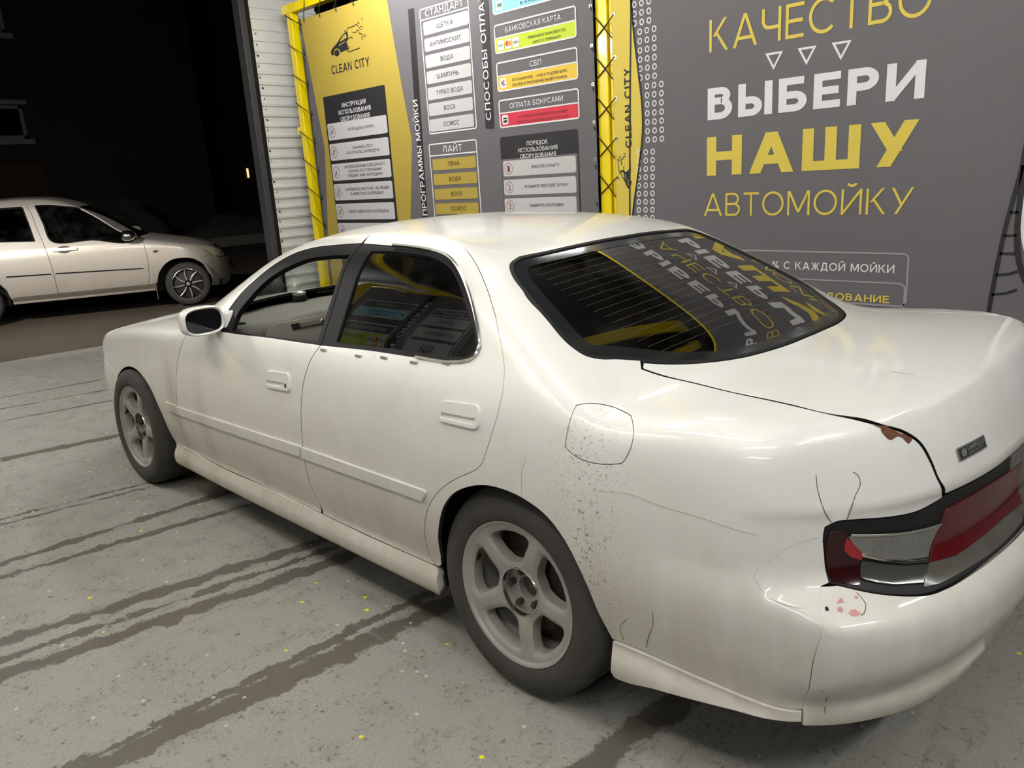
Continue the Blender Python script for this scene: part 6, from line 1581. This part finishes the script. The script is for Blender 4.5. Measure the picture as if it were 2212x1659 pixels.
for i, (x, y, z, L, ax, wt) in enumerate(TUBES):
    t_ = empty('bay_and_fill_tube', (x, y, z), 'white tube lamp under the wash bay canopy, in a set with added fill tubes', 'lamp', 'tube lamps under the canopy')
    R_ = Matrix.Rotation(math.radians(90), 4, 'Y') if ax == 'x' else Matrix.Rotation(math.radians(90), 4, 'X')
    MB().lathe([(0, -L/2), (.035, -L/2), (.035, L/2), (0, L/2)], 14, 0, R_).obj('tube', M_TUBE[wt], t_, smooth=True)
    bx = (L/2, .05, .03) if ax == 'x' else (.05, L/2, .03)
    MB().box((-bx[0], -bx[1], .045), (bx[0], bx[1], .10)).obj('housing', M_LBODY, t_, bevel=.004)
    MB().box((-.01, -.01, .10), (.01, .01, 3.62-z)).obj('hanger', M_LBODY, t_)
# ---- night yard: building with windows, snow, kerb
M_WALLN = simple('dark_render', srgb(52, 46, 40), .9, var=.25, vscale=1.2)
M_WFRAME = simple('window_frame_grey', srgb(140, 140, 138), .6, var=.1)
M_NPANE = simple('night_pane', (.004, .004, .005, 1), .15, var=0)
bd = empty('apartment_building', (-22, 6, 0), 'dark unlit building far behind the silver hatchback at night', 'building')
XB = -22
wl = MB(); wl.box((XB-6, -14, 0), (XB, 10.2, 14))
part(wl, 'wall', M_WALLN, bd)
def window(y0, y1, z0, z1, lit=None):
    f = MB(); w = .09
    f.box((XB, y0, z0), (XB+.06, y1, z0+w)); f.box((XB, y0, z1-w), (XB+.06, y1, z1)); f.box((XB, y0, z0), (XB+.06, y0+w, z1)); f.box((XB, y1-w, z0), (XB+.06, y1, z1)); f.box((XB, (y0+y1)/2-w/2, z0), (XB+.05, (y0+y1)/2+w/2, z1))
    o = part(f, 'window', M_WFRAME, bd)
    g = MB().box((XB+.005, y0+w, z0+w), (XB+.02, y1-w, z1-w)).obj('pane', lit or M_NPANE, o)
    s = MB().box((XB, y0-.12, z1+.02), (XB+.16, y1+.12, z1+.14)); s.obj('lintel', M_WFRAME, o)
    s = MB().box((XB, y0-.12, z0-.16), (XB+.22, y1+.12, z0-.02)); s.obj('window_sill', M_WFRAME, o)
for yy in (3.1, .1, -3.0, -6.0):
    window(yy, yy+1.85, 3.30, 4.20)
    window(yy, yy+1.85, 6.1, 7.3)
dl_ = MB(); dl_.box((XB, 3.0, 1.65), (XB+.05, 5.2, 2.6)); part(dl_, 'ochre_panel', simple('ochre_render', srgb(74, 52, 22), .9, var=.2), bd)
b2 = empty('building', (-27, 13, 0), 'pitch dark building between the hatchback and the corrugated wall', 'building')
part(MB().box((-33, 10.2, 0), (-26, 30, 10)), 'wall', M_WALLN, b2)
lw = emis('lit_curtain', (1, .95, .85, 1), .55); lw2 = emis('lit_window', (1, .72, .35, 1), 1.0)
def brokenlit():
    m = MB(); random.seed(3)
    for k in range(26):
        y = random.uniform(10.6, 11.35); z = random.uniform(6.0, 7.1); s = random.uniform(.02, .07)*(1.4 if z < 6.25 else .8)
        m.box((-25.99, y, z), (-25.98, y+s, z+s*1.6))
    return m
part(brokenlit(), 'lit_window', lw, b2)
part(MB().box((-25.99, 13.62, 2.0), (-25.97, 13.70, 2.36)), 'lit_gap', lw2, b2)
def mound(name, x, y, sx, sy, sz, seed, lab):
    random.seed(seed); bm = bmesh.new(); bmesh.ops.create_icosphere(bm, subdivisions=4, radius=1)
    for v in bm.verts:
        p = v.co; n = math.sin(p.x*5+seed)*math.cos(p.y*4+seed*2)*.12+math.sin(p.x*13+p.y*11+seed)*.05+math.sin(p.y*23+p.z*17)*.02
        v.co = Vector((p.x*sx, p.y*sy, max(p.z, -.05)*sz))*(1+n)
    me = bpy.data.meshes.new(name); bm.to_mesh(me); bm.free(); me.polygons.foreach_set('use_smooth', [True]*len(me.polygons))
    o = link_mesh(name, me, M_SNOW); o.location = (x, y, 0); tag(o, lab, 'snow bank'); return o
mound('snow_bank', -19.6, 5.3, 1.2, 2.2, 1.55, 2, 'dirty grey snow heap behind the roof of the silver hatchback')
mound('snow_bank', -19.4, 9.4, 1.0, 1.5, .75, 5, 'low dirty snow heap right of the taller one behind the hatchback')
kb = MB().box((-17.4, 7.6, 0), (-17.0, 20, .28)); tag(kb.obj('kerb', simple('kerb_stone', srgb(120, 116, 110), .9, var=.2), None, bevel=.02), 'pale kerb stone line along the far edge of the dark yard', 'kerb')
# fill light added out of view at the canopy edge to brighten the hatchback
fl_ = empty('added_fill_lamp', (-3.05, -2.6, 3.45), 'unseen fill light added under the canopy edge to brighten the hatchback in the yard', 'lamp')
_q = (Vector((-6.9, 1.9, .7))-Vector((-3.05, -2.6, 3.45))).to_track_quat('-Z', 'Y')
ho = MB().box((-.14, -.10, 0), (.14, .10, .07)).obj('housing', M_LBODY, fl_, bevel=.01); ho.rotation_mode = 'QUATERNION'; ho.rotation_quaternion = _q
ld = bpy.data.lights.new('added_fill_lamp', 'SPOT'); ld.energy = 680; ld.color = (1, .93, .84); ld.spot_size = math.radians(62); ld.spot_blend = .7; ld.shadow_soft_size = .12
lo = bpy.data.objects.new('light', ld); COL.objects.link(lo); lo.parent = fl_; lo.rotation_mode = 'QUATERNION'; lo.rotation_quaternion = _q; lo.location = _q @ Vector((0, 0, -.03))
